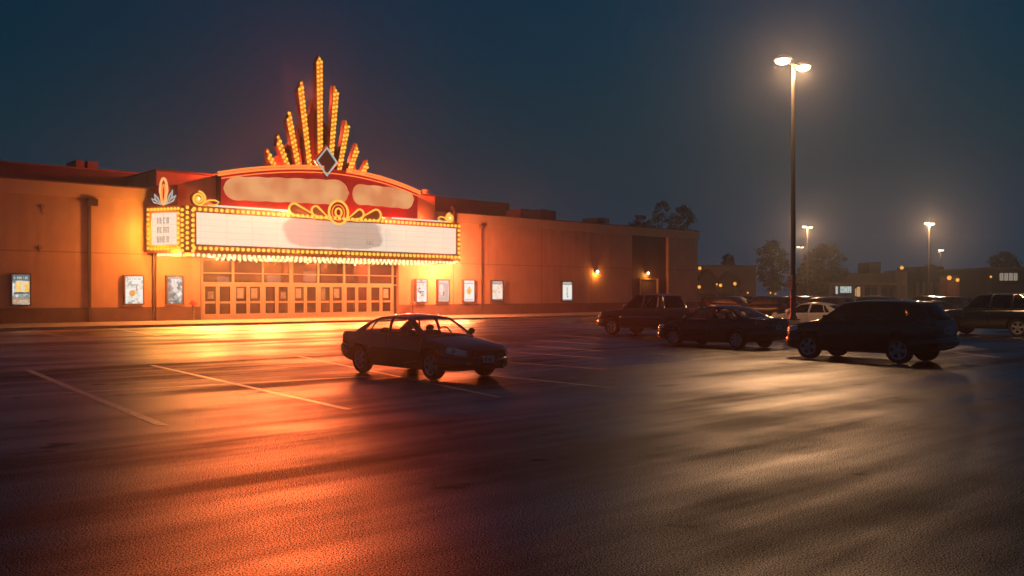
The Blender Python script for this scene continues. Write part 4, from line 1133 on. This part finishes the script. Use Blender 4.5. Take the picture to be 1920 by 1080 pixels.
S2 = dict(SEDAN); S2.update(L=4.85, ax=(.95,3.74), spokes=7, strip=None,
  w=[(0,.42),(.02,.56),(.06,.68),(.14,.78),(.3,.85),(.7,.89),(1.2,.90),(2.4,.91),(3.5,.905),(4.1,.89),(4.5,.84),(4.73,.75),(4.82,.66),(4.85,.56)], W=1.82,
  zb=[(0,.30),(.1,.24),(.5,.21),(.9,.19),(3.7,.21),(4.3,.27),(4.85,.38)],
  zt=[(0,.66),(.05,.71),(.2,.77),(.7,.86),(1.25,.95),(1.7,.98),(3.0,1.01),(3.9,1.04),(4.4,1.06),(4.72,1.06),(4.82,1.03),(4.85,.92)],
  crown=[(0,.0),(.2,.05),(.8,.075),(1.3,.05),(1.8,.0),(3.6,.0),(4.0,.04),(4.6,.03),(4.85,.0)],
  zr=[(1.9,1.37),(2.15,1.42),(2.6,1.45),(3.0,1.44),(3.35,1.38),(3.6,1.30)],
  cols=[(1.27,1.98,'p'),(1.38,2.07,'w'),(2.52,2.58,'p'),(2.62,2.68,'w'),(3.42,3.22,'p'),(3.46,3.26,'w'),(3.70,3.34,'p'),(4.14,3.42,'p')],
  rb=(.05,.5,.6,.06), lights=[('headlight', lin(.03,.46,8), lambda d: (6.0+.3*(d/.46), 8.4-.6*abs(d-.15)/.3), M_lensc), ('taillight', lin(4.48,4.84,6), lambda d: (6.5, 8.9), M_lensr)],
  boxes=[('grille',0,-.36,.36,.56,.67,.03,M_trim), ('licence_plate',1,-.16,.16,.70,.84,.03,M_plate_l), ('trunk_emblem',1,-.06,.06,.88,.92,.012,M_chrome), ('fuel_trim',1,-.45,.45,.855,.868,.01,M_chrome)])
S2['boxes'][3] = ('trunk_strip',1,-.45,.45,.855,.868,.01,M_chrome)
HL2 = math.atan2(.77,-.64)
build_car(S2, 'sedan', 'black green sedan parked beside the pickup, seen from behind with its rear glass lit', 'car', (7.53,33.0,0), HL2, paint('black green paint', (.005,.008,.008)), M_cglass)
SUV = dict(L=4.50, W=1.86, R=.37, tw=.235, ax=(.86,3.58), cabin=(1.22,4.12), tub=(1.70,3.34,.58,.42), spokes=5, wstyle=1,
  w=[(0,.46),(.02,.60),(.06,.72),(.14,.81),(.3,.88),(.7,.915),(1.2,.925),(2.4,.93),(3.6,.925),(4.0,.905),(4.25,.86),(4.42,.79),(4.48,.70),(4.5,.62)],
  zb=[(0,.36),(.1,.30),(.5,.27),(.9,.25),(3.6,.27),(4.15,.33),(4.5,.44)],
  zt=[(0,.84),(.05,.90),(.2,.97),(.7,1.06),(1.2,1.12),(1.7,1.15),(3.0,1.18),(3.8,1.23),(4.25,1.26),(4.43,1.23),(4.5,1.12)],
  crown=[(0,.0),(.2,.05),(.8,.07),(1.3,.05),(1.8,.0),(3.9,.0),(4.3,.02),(4.5,.0)],
  zr=[(1.65,1.58),(1.95,1.65),(2.5,1.70),(3.1,1.705),(3.7,1.68),(4.1,1.63)], yr=[(1.65,.62),(2.4,.65),(3.2,.64),(4.1,.59)],
  cols=[(1.14,1.84,'p'),(1.26,1.94,'w'),(2.38,2.44,'p'),(2.43,2.49,'w'),(3.26,3.22,'p'),(3.31,3.27,'w'),(3.80,3.60,'p'),(4.30,4.02,'p')],
  crownr=(.035,.03), bow=(.20,.07),
  doors=[(1.22,2.39,0),(2.42,3.44,0)], fb=(.02,.55,.62,.05), rb=(.03,.42,.6,.08),
  lights=[('headlight', lin(.03,.5,8), lambda d: (6.2+.3*(d/.5), 8.7-.6*abs(d-.15)/.35), M_lensc), ('taillight', lin(4.06,4.46,6), lambda d: (7.0+.9*max(0,(4.34-d)/.3), 9.2), M_lensr)],
  boxes=[('grille',0,-.38,.38,.68,.84,.03,M_trim), ('licence_plate',1,-.17,.17,.84,.99,.03,M_plate_l), ('tailgate_strip',1,-.45,.45,1.05,1.065,.015,M_chrome)],
  mirror=(1.40,.07), seats=[(2.3,.38,.52,1.42),(2.3,-.38,.52,1.42),(3.15,0,1.2,1.38)], steer=(1.8,1.15))
build_car(SUV, 'suv', 'black rounded SUV beside the lamp pedestal, the parked vehicle nearest the viewer there', 'suv', (10.33,26.4,0), HL, paint('black blue paint', (.005,.006,.007)), M_cglassd)
PK = dict(L=5.7, W=1.96, R=.40, tw=.26, ax=(.98,4.58), cabin=(1.55,3.98), tub=(2.05,3.75,.62,.55), bed=(4.08,5.60,.70,.62), spokes=6, chrome=True,
  w=[(0,.62),(.02,.76),(.06,.86),(.14,.91),(.3,.945),(.7,.965),(1.2,.975),(3.0,.98),(4.8,.975),(5.4,.965),(5.62,.94),(5.68,.91),(5.7,.88)],
  zb=[(0,.42),(.1,.38),(.5,.36),(.9,.36),(4.6,.38),(5.2,.46),(5.7,.52)],
  zt=[(0,.98),(.05,1.04),(.2,1.09),(.7,1.14),(1.5,1.21),(2.0,1.24),(3.8,1.26),(4.1,1.28),(5.6,1.30),(5.68,1.29),(5.7,1.22)],
  crown=[(0,.0),(.2,.05),(.8,.07),(1.5,.05),(2.0,.0),(5.7,.0)],
  zr=[(2.1,1.80),(2.4,1.86),(3.0,1.885),(3.5,1.87),(3.9,1.83)], yr=[(2.1,.66),(2.6,.69),(3.4,.69),(3.9,.66)],
  cols=[(1.52,2.22,'p'),(1.66,2.34,'w'),(2.76,2.80,'p'),(2.84,2.88,'w'),(3.62,3.58,'p'),(3.98,3.80,'p')],
  crownr=(.03,.03), bow=(.18,.05),
  doors=[(1.60,2.79,0),(2.82,3.78,0)], fb=(.05,.5,.5,.07), rb=(.0,.26,.4,.10), bump_mat=M_chrome, handle=M_chrome,
  lights=[('headlight', lin(.02,.30,6), lambda d: (6.0, 8.4), M_lensc), ('taillight', lin(5.52,5.69,5), lambda d: (6.4, 8.9), M_lensr)],
  boxes=[('grille',0,-.55,.55,.78,1.0,.03,M_trim), ('licence_plate',1,-.16,.16,.5,.63,.11,M_plate_l)],
  mirror=(1.85,.12), seats=[(2.7,.42,.55,1.55),(2.7,-.42,.55,1.55),(3.6,0,1.25,1.5)], steer=(2.15,1.3), strip=M_chrome,
  extra=[('running_board',1.55,3.9,.93,1.05,.36,.42,M_trim),('running_board',1.55,3.9,-1.05,-.93,.36,.42,M_trim)])
build_car(PK, 'pickup_truck', 'grey brown crew cab pickup nearest the theatre wall, partly hidden behind a black green sedan', 'pickup', (6.55,41.7,0), HL, paint('grey brown paint', (.06,.045,.04)), M_cglassd)
S3 = dict(S2); S3.update(spokes=5)
build_car(S3, 'sedan', 'pale sedan behind the lamp pedestal, its light roof arching over dark windows', 'car', (15.0,45.2,0), HL, paint('pale silver paint', (.55,.50,.46)), M_cglassd)
BS = dict(SUV); BS.update(L=5.15, W=1.98, R=.41, tw=.26, ax=(.95,3.92), cabin=(1.5,4.85), tub=(1.95,3.6,.62,.5), wstyle=0,
  w=[(0,.60),(.02,.74),(.06,.84),(.14,.90),(.3,.945),(.7,.97),(1.2,.98),(3.0,.985),(4.2,.98),(4.8,.96),(5.05,.92),(5.12,.86),(5.15,.8)],
  zb=[(0,.42),(.1,.38),(.5,.34),(.9,.33),(4.0,.35),(4.7,.40),(5.15,.5)],
  zt=[(0,.96),(.05,1.02),(.2,1.07),(.7,1.12),(1.5,1.19),(2.0,1.22),(4.0,1.24),(4.9,1.26),(5.1,1.24),(5.15,1.15)],
  crown=[(0,.0),(.2,.05),(.8,.07),(1.5,.05),(2.0,.0),(5.15,.0)],
  zr=[(2.0,1.80),(2.3,1.87),(3.0,1.91),(4.0,1.91),(4.6,1.88),(4.9,1.84)], yr=[(2.0,.66),(2.6,.70),(4.0,.70),(4.9,.66)],
  cols=[(1.50,2.12,'p'),(1.64,2.24,'w'),(2.66,2.72,'p'),(2.76,2.82,'w'),(3.62,3.62,'p'),(3.74,3.74,'w'),(4.62,4.55,'p'),(4.98,4.78,'p')],
  doors=[(1.58,2.70,0),(2.73,3.70,0)],
  lights=[('headlight', lin(.02,.32,6), lambda d: (6.0, 8.4), M_lensc), ('taillight', lin(4.95,5.13,5), lambda d: (6.0, 9.2), M_lensr)],
  boxes=[('grille',0,-.5,.5,.74,.95,.03,M_trim), ('licence_plate',1,-.16,.16,.8,.95,.03,M_plate_l)], chrome=True, handle=M_chrome,
  mirror=(1.8,.10), seats=[(2.6,.42,.55,1.55),(2.6,-.42,.55,1.55),(3.5,0,1.25,1.5)], steer=(2.1,1.3))
build_car(BS, 'suv', 'big boxy black SUV with chrome trim parked beyond the rounded SUV', 'suv', (22.3,42.2,0), HL, paint('black paint', (.005,.0055,.006)), M_cglassd)

# far rows: one compact body each for a saloon and a tall estate, copied
def far_mesh(S, m_p):
    car = Car(S); ds = car.stations()[::2]; mb = MB(); rings = []
    if ds[-1] != S['L']: ds.append(S['L'])
    for d in ds:
        h = [car.P(d, v) for v in range(len(TEMPL))]; rings.append(h+[Vector((p.x, -p.y, p.z)) for p in h[-2:0:-1]])
    mb.grid(rings, 0, True, True); mb.face(rings[0][::-1], 0); mb.face(rings[-1], 0)
    fr, panes = car.house()
    for q in [fr]+[p[1] for p in panes]:
        n = len(mb.v); mb.v += q.v; mb.f += [tuple(n+i for i in f_) for f_ in q.f]; mb.m += [0 if (q is fr and mm == 0) else 1 for mm in q.m]; mb.sm += q.sm
    for d in S['ax']:
        for sd in (-1, 1):
            y = sd*(S['W']/2-.11); R_ = S['R']
            mb.lathe([(0,y-sd*.1),(R_,y-sd*.1),(R_,y+sd*.12),(R_*.62,y+sd*.125)], 'y', 16, 2, (car.X(d),0,R_)); mb.lathe([(R_*.62,y+sd*.125),(0,y+sd*.13)], 'y', 16, 3, (car.X(d),0,R_))
    for nm, dss, vf, mt in S['lights']:
        for sd in (1, -1):
            q = car.patch(dss, vf, .012, sd, nv=3); n = len(mb.v); mb.v += q.v; mb.f += [tuple(n+i for i in f_) for f_ in q.f]; mb.m += [4 if nm == 'headlight' else 5]*len(q.f); mb.sm += q.sm
    return mb.mesh('far_car', [m_p, M_trim, M_tyre, M_rim, M_lensc, M_lensr], weld=.001)
FP = [paint('far dark paint', (.015,.017,.02)), paint('far grey paint', (.10,.10,.105)), paint('far pale paint', (.45,.43,.40)), paint('far red paint', (.12,.02,.02))]
FM = {(0,i): far_mesh(SEDAN, FP[i]) for i in range(4)}; FM.update({(1,i): far_mesh(SUV, FP[i]) for i in range(4)})
FLAB = {(0,0):'dark sedan in the hazy rows behind the nearer parked vehicles', (0,1):'grey sedan in the hazy rows behind the nearer parked vehicles', (0,2):'pale sedan with lit roof in the hazy far rows', (0,3):'dull red sedan in the hazy rows behind the nearer vehicles',
        (1,0):'dark tall SUV in the hazy rows behind the nearer vehicles', (1,1):'grey tall SUV in the hazy rows behind the nearer vehicles', (1,2):'pale tall SUV in the hazy far rows of the lot', (1,3):'dull red tall SUV in the hazy far rows of the lot'}
FGRP = {(0,0):'dark far sedans',(0,1):'grey far sedans',(0,2):'pale far sedans',(0,3):'red far sedans',(1,0):'dark far SUVs',(1,1):'grey far SUVs',(1,2):'pale far SUVs',(1,3):'red far SUVs'}
rf = random.Random(11)
hd = Vector((-.66,.75)).normalized(); lf = Vector((.75,.66)).normalized()
rows_far = [(Vector((19.5,57.)), 11, 2.95, 0), (Vector((16.8,66.)), 12, 2.95, 1), (Vector((19.,78.)), 13, 3.0, 0), (Vector((22.,96.)), 12, 3.2, 1)]
for org, n, sp_, flip in rows_far:
    for k in range(n):
        if rf.random() < .22: continue
        p = org+lf*(k*sp_)+hd*rf.uniform(-.3,.3); key = (0 if rf.random() < .6 else 1, rf.choices([0,1,2,3],[5,3,2,1])[0])
        if p.x > .62*p.y: continue
        o = dup_mesh('parked_car', FM[key], None, (p.x, p.y, 0)); o.rotation_euler = (0,0,HL+(math.pi if (flip ^ (rf.random() < .25)) else 0)+rf.uniform(-.03,.03))
        tag(o, FLAB[key], 'car', FGRP[key])

# ------------------------------------------------------------------ far buildings and trees
M_b1 = mat('pink render', (.17,.115,.11), .8, var=.2, vscale=.3)
M_b2 = mat('grey render', (.09,.08,.075), .8, var=.25, vscale=.3)
M_b3 = mat('dark render', (.04,.038,.038), .85, var=.25, vscale=.3)
M_gab = mat('dark gable boards', (.025,.028,.028), .8, var=.2, vscale=1)
M_wlit = glow('lit window warm', (1.,.55,.25), .55)
M_signw = glow('white sign letters', (.62,.74,.72), .75)
M_signp = glow('pale sign letters', (.60,.48,.38), .45)
M_amber = glow('amber lamp', (1.,.42,.07), 1.2)
def xz(px, py, Y): p = at(px, py, Y); return p.x, p.z
def far_box(t, name, m, px0, px1, py0, Y, dep, y_off=0, z0=0., parent=None):
    x0, z1 = xz(px0, py0, Y); x1, _ = xz(px1, py0, Y)
    b = MB(); b.box(x0, x1, Y+y_off, Y+y_off+dep, z0, z1); o = b.build(name, m, parent or t); return o
def far_lamp(px, py, Y, label, power=14, r=.22, glowm=None, light=True):
    p = at(px, py, Y); t = thing('far_lamp', label, 'lamp', (p.x, p.y, 0), 0, 'small amber lamps on the distant buildings')
    b = MB(); b.tube([(0,.12,0),(0,.12,p.z+.1)], .05, 6); b.build('post', M_pole, t)
    b = MB(); b.ball((0,0,p.z), r, nu=10, nv=6); b.build('bulb', glowm or M_amber, t)
    b = MB(); b.lathe([(.08,p.z+r+.12),(r*1.25,p.z+r*.95),(r*1.2,p.z+r*.9)], n=12); b.build('hood', M_pole, t)
    if light: lamp('lamp_light', (0,-.35,p.z-.1), power, (1.,.45,.10), .15, parent=t)
# building with gabled fronts
t = thing('low_building', 'hazy flat roofed pink building with two dark gables, just past the theatre corner', 'building')
far_box(t, 'wall', M_b1, 1270, 1418, 501, 150, 14, parent=t)
x0, zt_ = xz(1270, 501, 150); x1, _ = xz(1418.5, 501, 150); b = MB(); b.box(x0, x1+.1, 149.8, 164.2, zt_+.003, zt_+.35); b.build('coping', M_b2, t)
for a, c, pk, eav in ((1309,1348,507,527),(1349,1387,510,528)):
    xa, ze = xz(a, eav, 147); xc, _ = xz(c, eav, 147); xm, zp = xz((a+c)/2, pk, 147)
    b = MB(); b.prism([(xa,0),(xc,0),(xc,ze),(xm,zp),(xa,ze)], lambda x,z,d: (x,d,z), 147, 149.9); gb = b.build('gable', M_gab, t)
    b = MB(); b.prism([(xa-.2,ze-.2),(xm,zp),(xc+.2,ze-.2),(xc+.2,ze+.02),(xm,zp+.25),(xa-.2,ze+.02)], lambda x,z,d: (x,d,z), 146.7, 149.8); b.build('roof', M_b3, gb)
far_box(t, 'canopy', M_gab, 1309, 1392, 544, 143, 3.5, z0=2.05, parent=t)
for px in (1312, 1338, 1364, 1390):
    p = at(px, 550, 143.2); b = MB(); b.box(p.x-.1,p.x+.1,143.2,143.4,0,2.05); b.build('post', M_gab, t)
for px, py, lab in ((1311,538,'amber lamp against the theatre corner under the first gable'),(1344,533,'small upper amber lamp between the two dark gables'),(1351,535,'larger amber lamp of a close pair between the gables'),(1378,532,'amber lamp alone under the second dark gable'),(1312,503,'amber lamp high beside the theatre corner at the roof edge')):
    far_lamp(px, py, 143, lab, 16, .26 if px != 1344 else .15)
far_lamp(1402, 549, 143, 'dim low amber lamp at the end of the pink building', 5, .14)
far_lamp(1445, 549, 140, 'dim low amber lamp under the hazy trees', 5, .16)
far_lamp(1454, 551, 140, 'second dim low amber lamp under the hazy trees, nearer the tall pole', 4, .12)
# strip of shops
t = thing('shop_strip', 'long hazy row of shops with a lit canopy edge and a white lit sign', 'building')
far_box(t, 'wall', M_b2, 1540, 1698, 512, 150, 16, parent=t)
x0, z0_ = xz(1555, 534, 146); x1, z1_ = xz(1692, 530, 146); b = MB(); b.box(x0,x1,146,149.99,z0_,z1_); b.build('canopy', M_b1, t)
for px in (1558, 1600, 1618, 1648, 1695):
    p = at(px, 540, 146.3); b = MB(); b.box(p.x-.22,p.x+.22,146.1,146.5,0,z0_-.002); b.build('column', M_b1, t)
for a, c, y0, y1 in ((1600,1606,541,555),(1607,1613,538,556)):
    xa, za = xz(a, y1, 149.9); xc, zc = xz(c, y0, 149.9); b = MB(); b.box(xa,xc,149.9,149.98,max(za,.1),zc); b.build('window', M_wlit, t)
for a in (1622,1635,1655,1668,1680):
    xa, za = xz(a, 556, 149.9); xc, zc = xz(a+9, 540, 149.9); b = MB(); b.box(xa,xc,149.9,149.98,.2,zc); b.build('window', mat('dim shop window', (.06,.05,.05), .2), t)
xa, za = xz(1625, 511.8, 154); xc, zc = xz(1647, 492, 154); b = MB(); b.box(xa,xc,153,158,za-.3,zc); b.build('roof_unit', M_b3, t)
far_box(t, 'tower', M_b1, 1681, 1702, 507, 148.5, 5, z0=0, parent=t)
t = thing('lit_sign', 'white glowing sign letters on the front of the hazy shops', 'sign', (0,0,0))
xa, za = xz(1567, 551, 145.5); xc, zc = xz(1597, 537, 145.5)
b = MB(); b.box(xa-.1, xc+.1, 145.55, 145.9, za-.1, zc+.1); b.build('backing', M_b3, t)
b = MB(); b.box(xa,xa+.32,145.45,145.549,za,zc)
wl = (xc-xa-.75)/3
for j in range(3):
    q = xa+.75+j*wl; b.box(q,q+wl*.3,145.45,145.549,za+.15,zc); b.box(q+wl*.55,q+wl*.85,145.45,145.549,za+.15,zc); b.box(q+wl*.301,q+wl*.549,145.45,145.549,zc-.35-.2*(j%2),zc-.05-.2*(j%2)); b.box(q+wl*.301,q+wl*.549,145.45,145.549,za+.3+.1*j,za+.5+.1*j)
b.build('lettering', M_signw, t)
for px in (1570, 1594):
    p = at(px, 552, 145.7); b = MB(); b.box(p.x-.1,p.x+.1,145.6,145.8,0,za-.1); b.build('post', M_pole, t)
far_lamp(1691, 502, 144, 'amber lamp over the tower at the end of the shops', 22, .28)
# dark block with pylons
t = thing('dark_block', 'wide dark hazy building with pale thin columns behind the lit pylons', 'building')
far_box(t, 'wall', M_b3, 1703, 1850, 512, 158, 14, parent=t); far_box(t, 'upper_wall', M_b3, 1722, 1770, 500, 163, 9, z0=3, parent=t)
for px in (1720,1731,1745,1758,1806,1827,1842):
    p = at(px, 540, 157.6); b = MB(); b.box(p.x-.25,p.x+.25,157.4,157.99,0,4.0 if px < 1800 else 3.4); b.build('column', M_b1, t)
t2 = thing('entry_pylon', 'reddish square entry pylon lit by two amber lamps', 'pylon')
x0, zt_ = xz(1776, 520, 140); x1, _ = xz(1799, 520, 140); b = MB(); b.box(x0,x1,140,142.5,0,zt_); b.build('pier', mat('red brick render', (.22,.10,.08), .8, var=.2, vscale=2), t2)
b = MB(); b.box(x0-.15,x1+.15,139.85,142.65,zt_+.003,zt_+.3); b.build('cap', M_b2, t2)
far_lamp(1780, 521, 139, 'larger amber lamp on the reddish entry pylon', 26, .34); far_lamp(1795.5, 525, 139, 'smaller amber lamp on the reddish entry pylon', 18, .27)
t = thing('light_string', 'low row of small orange lights in front of the dark building', 'light string')
for k in range(11):
    p = at(1726+k*3.3, 556.5-.5*(k % 2), 130); b = MB(); b.ball((p.x,p.y,p.z), .10, nu=8, nv=5); b.build('bulb', glow('string bulb', (1.,.36,.10), .9) if k == 0 else bpy.data.materials['string bulb'], t)
b = MB(); a_, c_ = at(1725, 556.8, 130.1), at(1760, 556.8, 130.1); b.tube([a_, c_], .04, 6)
for q in (a_, c_): b.tube([(q.x,q.y,0),(q.x,q.y,q.z)], .05, 6)
b.build('rail', M_pole, t)
# right hand block with sign
t = thing('sign_block', 'dark hazy shop building carrying pale lit lettering near the frame edge', 'building')
far_box(t, 'wall', M_b3, 1848, 2010, 505, 146, 16, parent=t)
xa, za = xz(1846, 505, 146); b = MB(); b.box(xa, xa+15, 145.7, 162.2, za+.003, za+.3); b.build('coping', M_b2, t)
xa, za = xz(1876, 526, 145.6); xc, zc = xz(1911, 512, 145.6); b = MB(); wl = (xc-xa)/4
for j in range(4):
    q = xa+j*wl
    for s_ in (.05, .5):
        b.box(q+wl*s_, q+wl*(s_+.14), 145.6, 145.95, za+.05*j*0, zc)
    for zz in (.02,.42,.84):
        b.box(q+wl*.191, q+wl*.499, 145.6, 145.95, za+(zc-za)*zz, za+(zc-za)*(zz+.14))
b.build('lettering', M_signp, t)
far_lamp(1858, 519, 144, 'small pale lamp beside the pale lit lettering', 8, .17)

M_leaf = mat('dark leaves', (.03,.036,.03), .9, var=.4, vscale=1.2)
M_bark = mat('bark', (.06,.05,.045), .9, var=.3, vscale=3, bump=.3)
def tree(px, py_top, wpx, Y, label, seed, dens=1.0, shape='round', bare=0.):
    r = random.Random(seed); top = at(px, py_top, Y); Ht = top.z; rad = wpx/FPX*Y/2
    t = thing('tree', label, 'tree', (top.x, Y, 0), r.uniform(0,6), 'trees around the lot and behind the theatre')
    b = MB(); th_ = Ht*.30
    b.tube([(0,0,-.1),(.1,.05,th_*.5),(0,.1,th_),(.1,0,Ht*.75)], [.28,.22,.19,.06], 10)
    limbs = []
    for k in range(9):
        a = k*2.4+r.uniform(-.3,.3); z0 = th_*(.8+.2*k/3); e = Vector((math.cos(a)*rad*r.uniform(.55,.85), math.sin(a)*rad*r.uniform(.55,.85), min(Ht*.92, z0+Ht*r.uniform(.22,.45)))); limbs.append(e)
        b.tube([(0,.05,z0),(e.x*.5,e.y*.5,(z0+e.z)/2+.3),tuple(e)], [.12,.07,.02], 6)
    b.build('trunk', M_bark, t)
    b = MB(); cl = []
    n = int(85*dens)
    for k in range(n):
        if shape == 'round':
            u = r.uniform(-1,1); a = r.uniform(0, 2*math.pi); q = math.sqrt(1-u*u)*r.uniform(.2,1.0)**.6; zc = Ht*.60+u*Ht*.37
            wob = 1+.22*math.sin(3*a+seed)*math.cos(2.3*u+seed)
            c = Vector((math.cos(a)*q*rad*wob, math.sin(a)*q*rad*wob, zc))
        cl.append((c, rad*r.uniform(.08,.24)))
    for e in limbs: cl.append((e, rad*.2))
    for c, cr_ in cl:
        for k in range(int(46*dens)):
            p = c+Vector((r.gauss(0,.62), r.gauss(0,.62), r.gauss(0,.5)))*cr_
            if p.z > Ht+.1: p.z = Ht-r.random()*.5
            sz = r.uniform(.12,.30); u = Vector((r.gauss(0,1), r.gauss(0,1), r.gauss(0,1))).normalized(); v = u.orthogonal().normalized()
            b.face([p-u*sz, p+v*sz*.55, p+u*sz, p-v*sz*.55])
    b.build('crown', M_leaf, t, weld=0, recalc=False)
tree(1200, 398, 62, 150, 'small bushy dark tree top behind the theatre roof beside a taller one', 1)
tree(1240, 373, 60, 156, 'tallest feathery tree rising behind the theatre roof', 2, .8)
tree(1281, 382, 50, 148, 'dark dense tree behind the theatre roof by its end corner', 3)
tree(1366, 475, 30, 172, 'small round dark tree above the pink building roof', 4)
tree(1448, 452, 62, 140, 'wide hazy tree just before the tall pole, over the low amber lamps', 5, 1.1)
tree(1545, 458, 78, 150, 'wide hazy tree below the nearer faint twin lamp', 6, 1.)
tree(1512, 492, 36, 132, 'small hazy tree lit orange at its top, close behind the tall pole', 7)
tree(1880, 472, 58, 170, 'dark round tree above the pale lit lettering', 8)
tree(1745, 497, 40, 176, 'low dark tree behind the wide dark building', 9)
tree(1596, 515, 34, 170, 'low hazy tree peeking over the shop roofs', 10)
# low hedge along the far edge of the lot
for px0, px1, Y, lab in ((1395,1490,128,'dark clipped hedge under the hazy trees at the far lot edge'), (1500,1560,128,'dark clipped hedge between the tall pole and the lit shop sign')):
    a, c = at(px0, 556, Y), at(px1, 556, Y); b = MB(); r = random.Random(px0)
    for k in range(2600):
        p = Vector((r.uniform(a.x, c.x), Y+r.uniform(-.6,.6), r.uniform(.05,1.5+.25*math.sin(k)))); sz = r.uniform(.1,.2); u = Vector((r.gauss(0,1),r.gauss(0,1),r.gauss(0,1))).normalized(); v = u.orthogonal().normalized()
        b.face([p-u*sz, p+v*sz*.6, p+u*sz, p-v*sz*.6])
    tag(b.build('hedge', M_leaf, weld=0, recalc=False), lab, 'hedge')


# ------------------------------------------------------------------ haze
hz = MB(); hz.box(-90, 190, -30, 330, -1., 23.)
m = bpy.data.materials.new('night haze'); m.use_nodes = True; nt = m.node_tree; nt.nodes.clear()
pv = nt.nodes.new('ShaderNodeVolumePrincipled'); pv.inputs['Color'].default_value = (.80,.88,1.,1); pv.inputs['Density'].default_value = HAZE_D; pv.inputs['Anisotropy'].default_value = .83
o = nt.nodes.new('ShaderNodeOutputMaterial'); nt.links.new(pv.outputs[0], o.inputs['Volume'])
tag(hz.build('haze', m), kind='stuff')

# ------------------------------------------------------------------ render settings
scn.view_settings.view_transform = 'Standard'; scn.view_settings.look = 'None'; scn.view_settings.exposure = 0; scn.view_settings.gamma = 1
scn.cycles.use_denoising = True; scn.cycles.max_bounces = 6; scn.cycles.volume_bounces = 0; scn.cycles.transparent_max_bounces = 16
scn.cycles.use_light_tree = True; scn.cycles.sample_clamp_indirect = 4; scn.cycles.caustics_reflective = False; scn.cycles.caustics_refractive = False
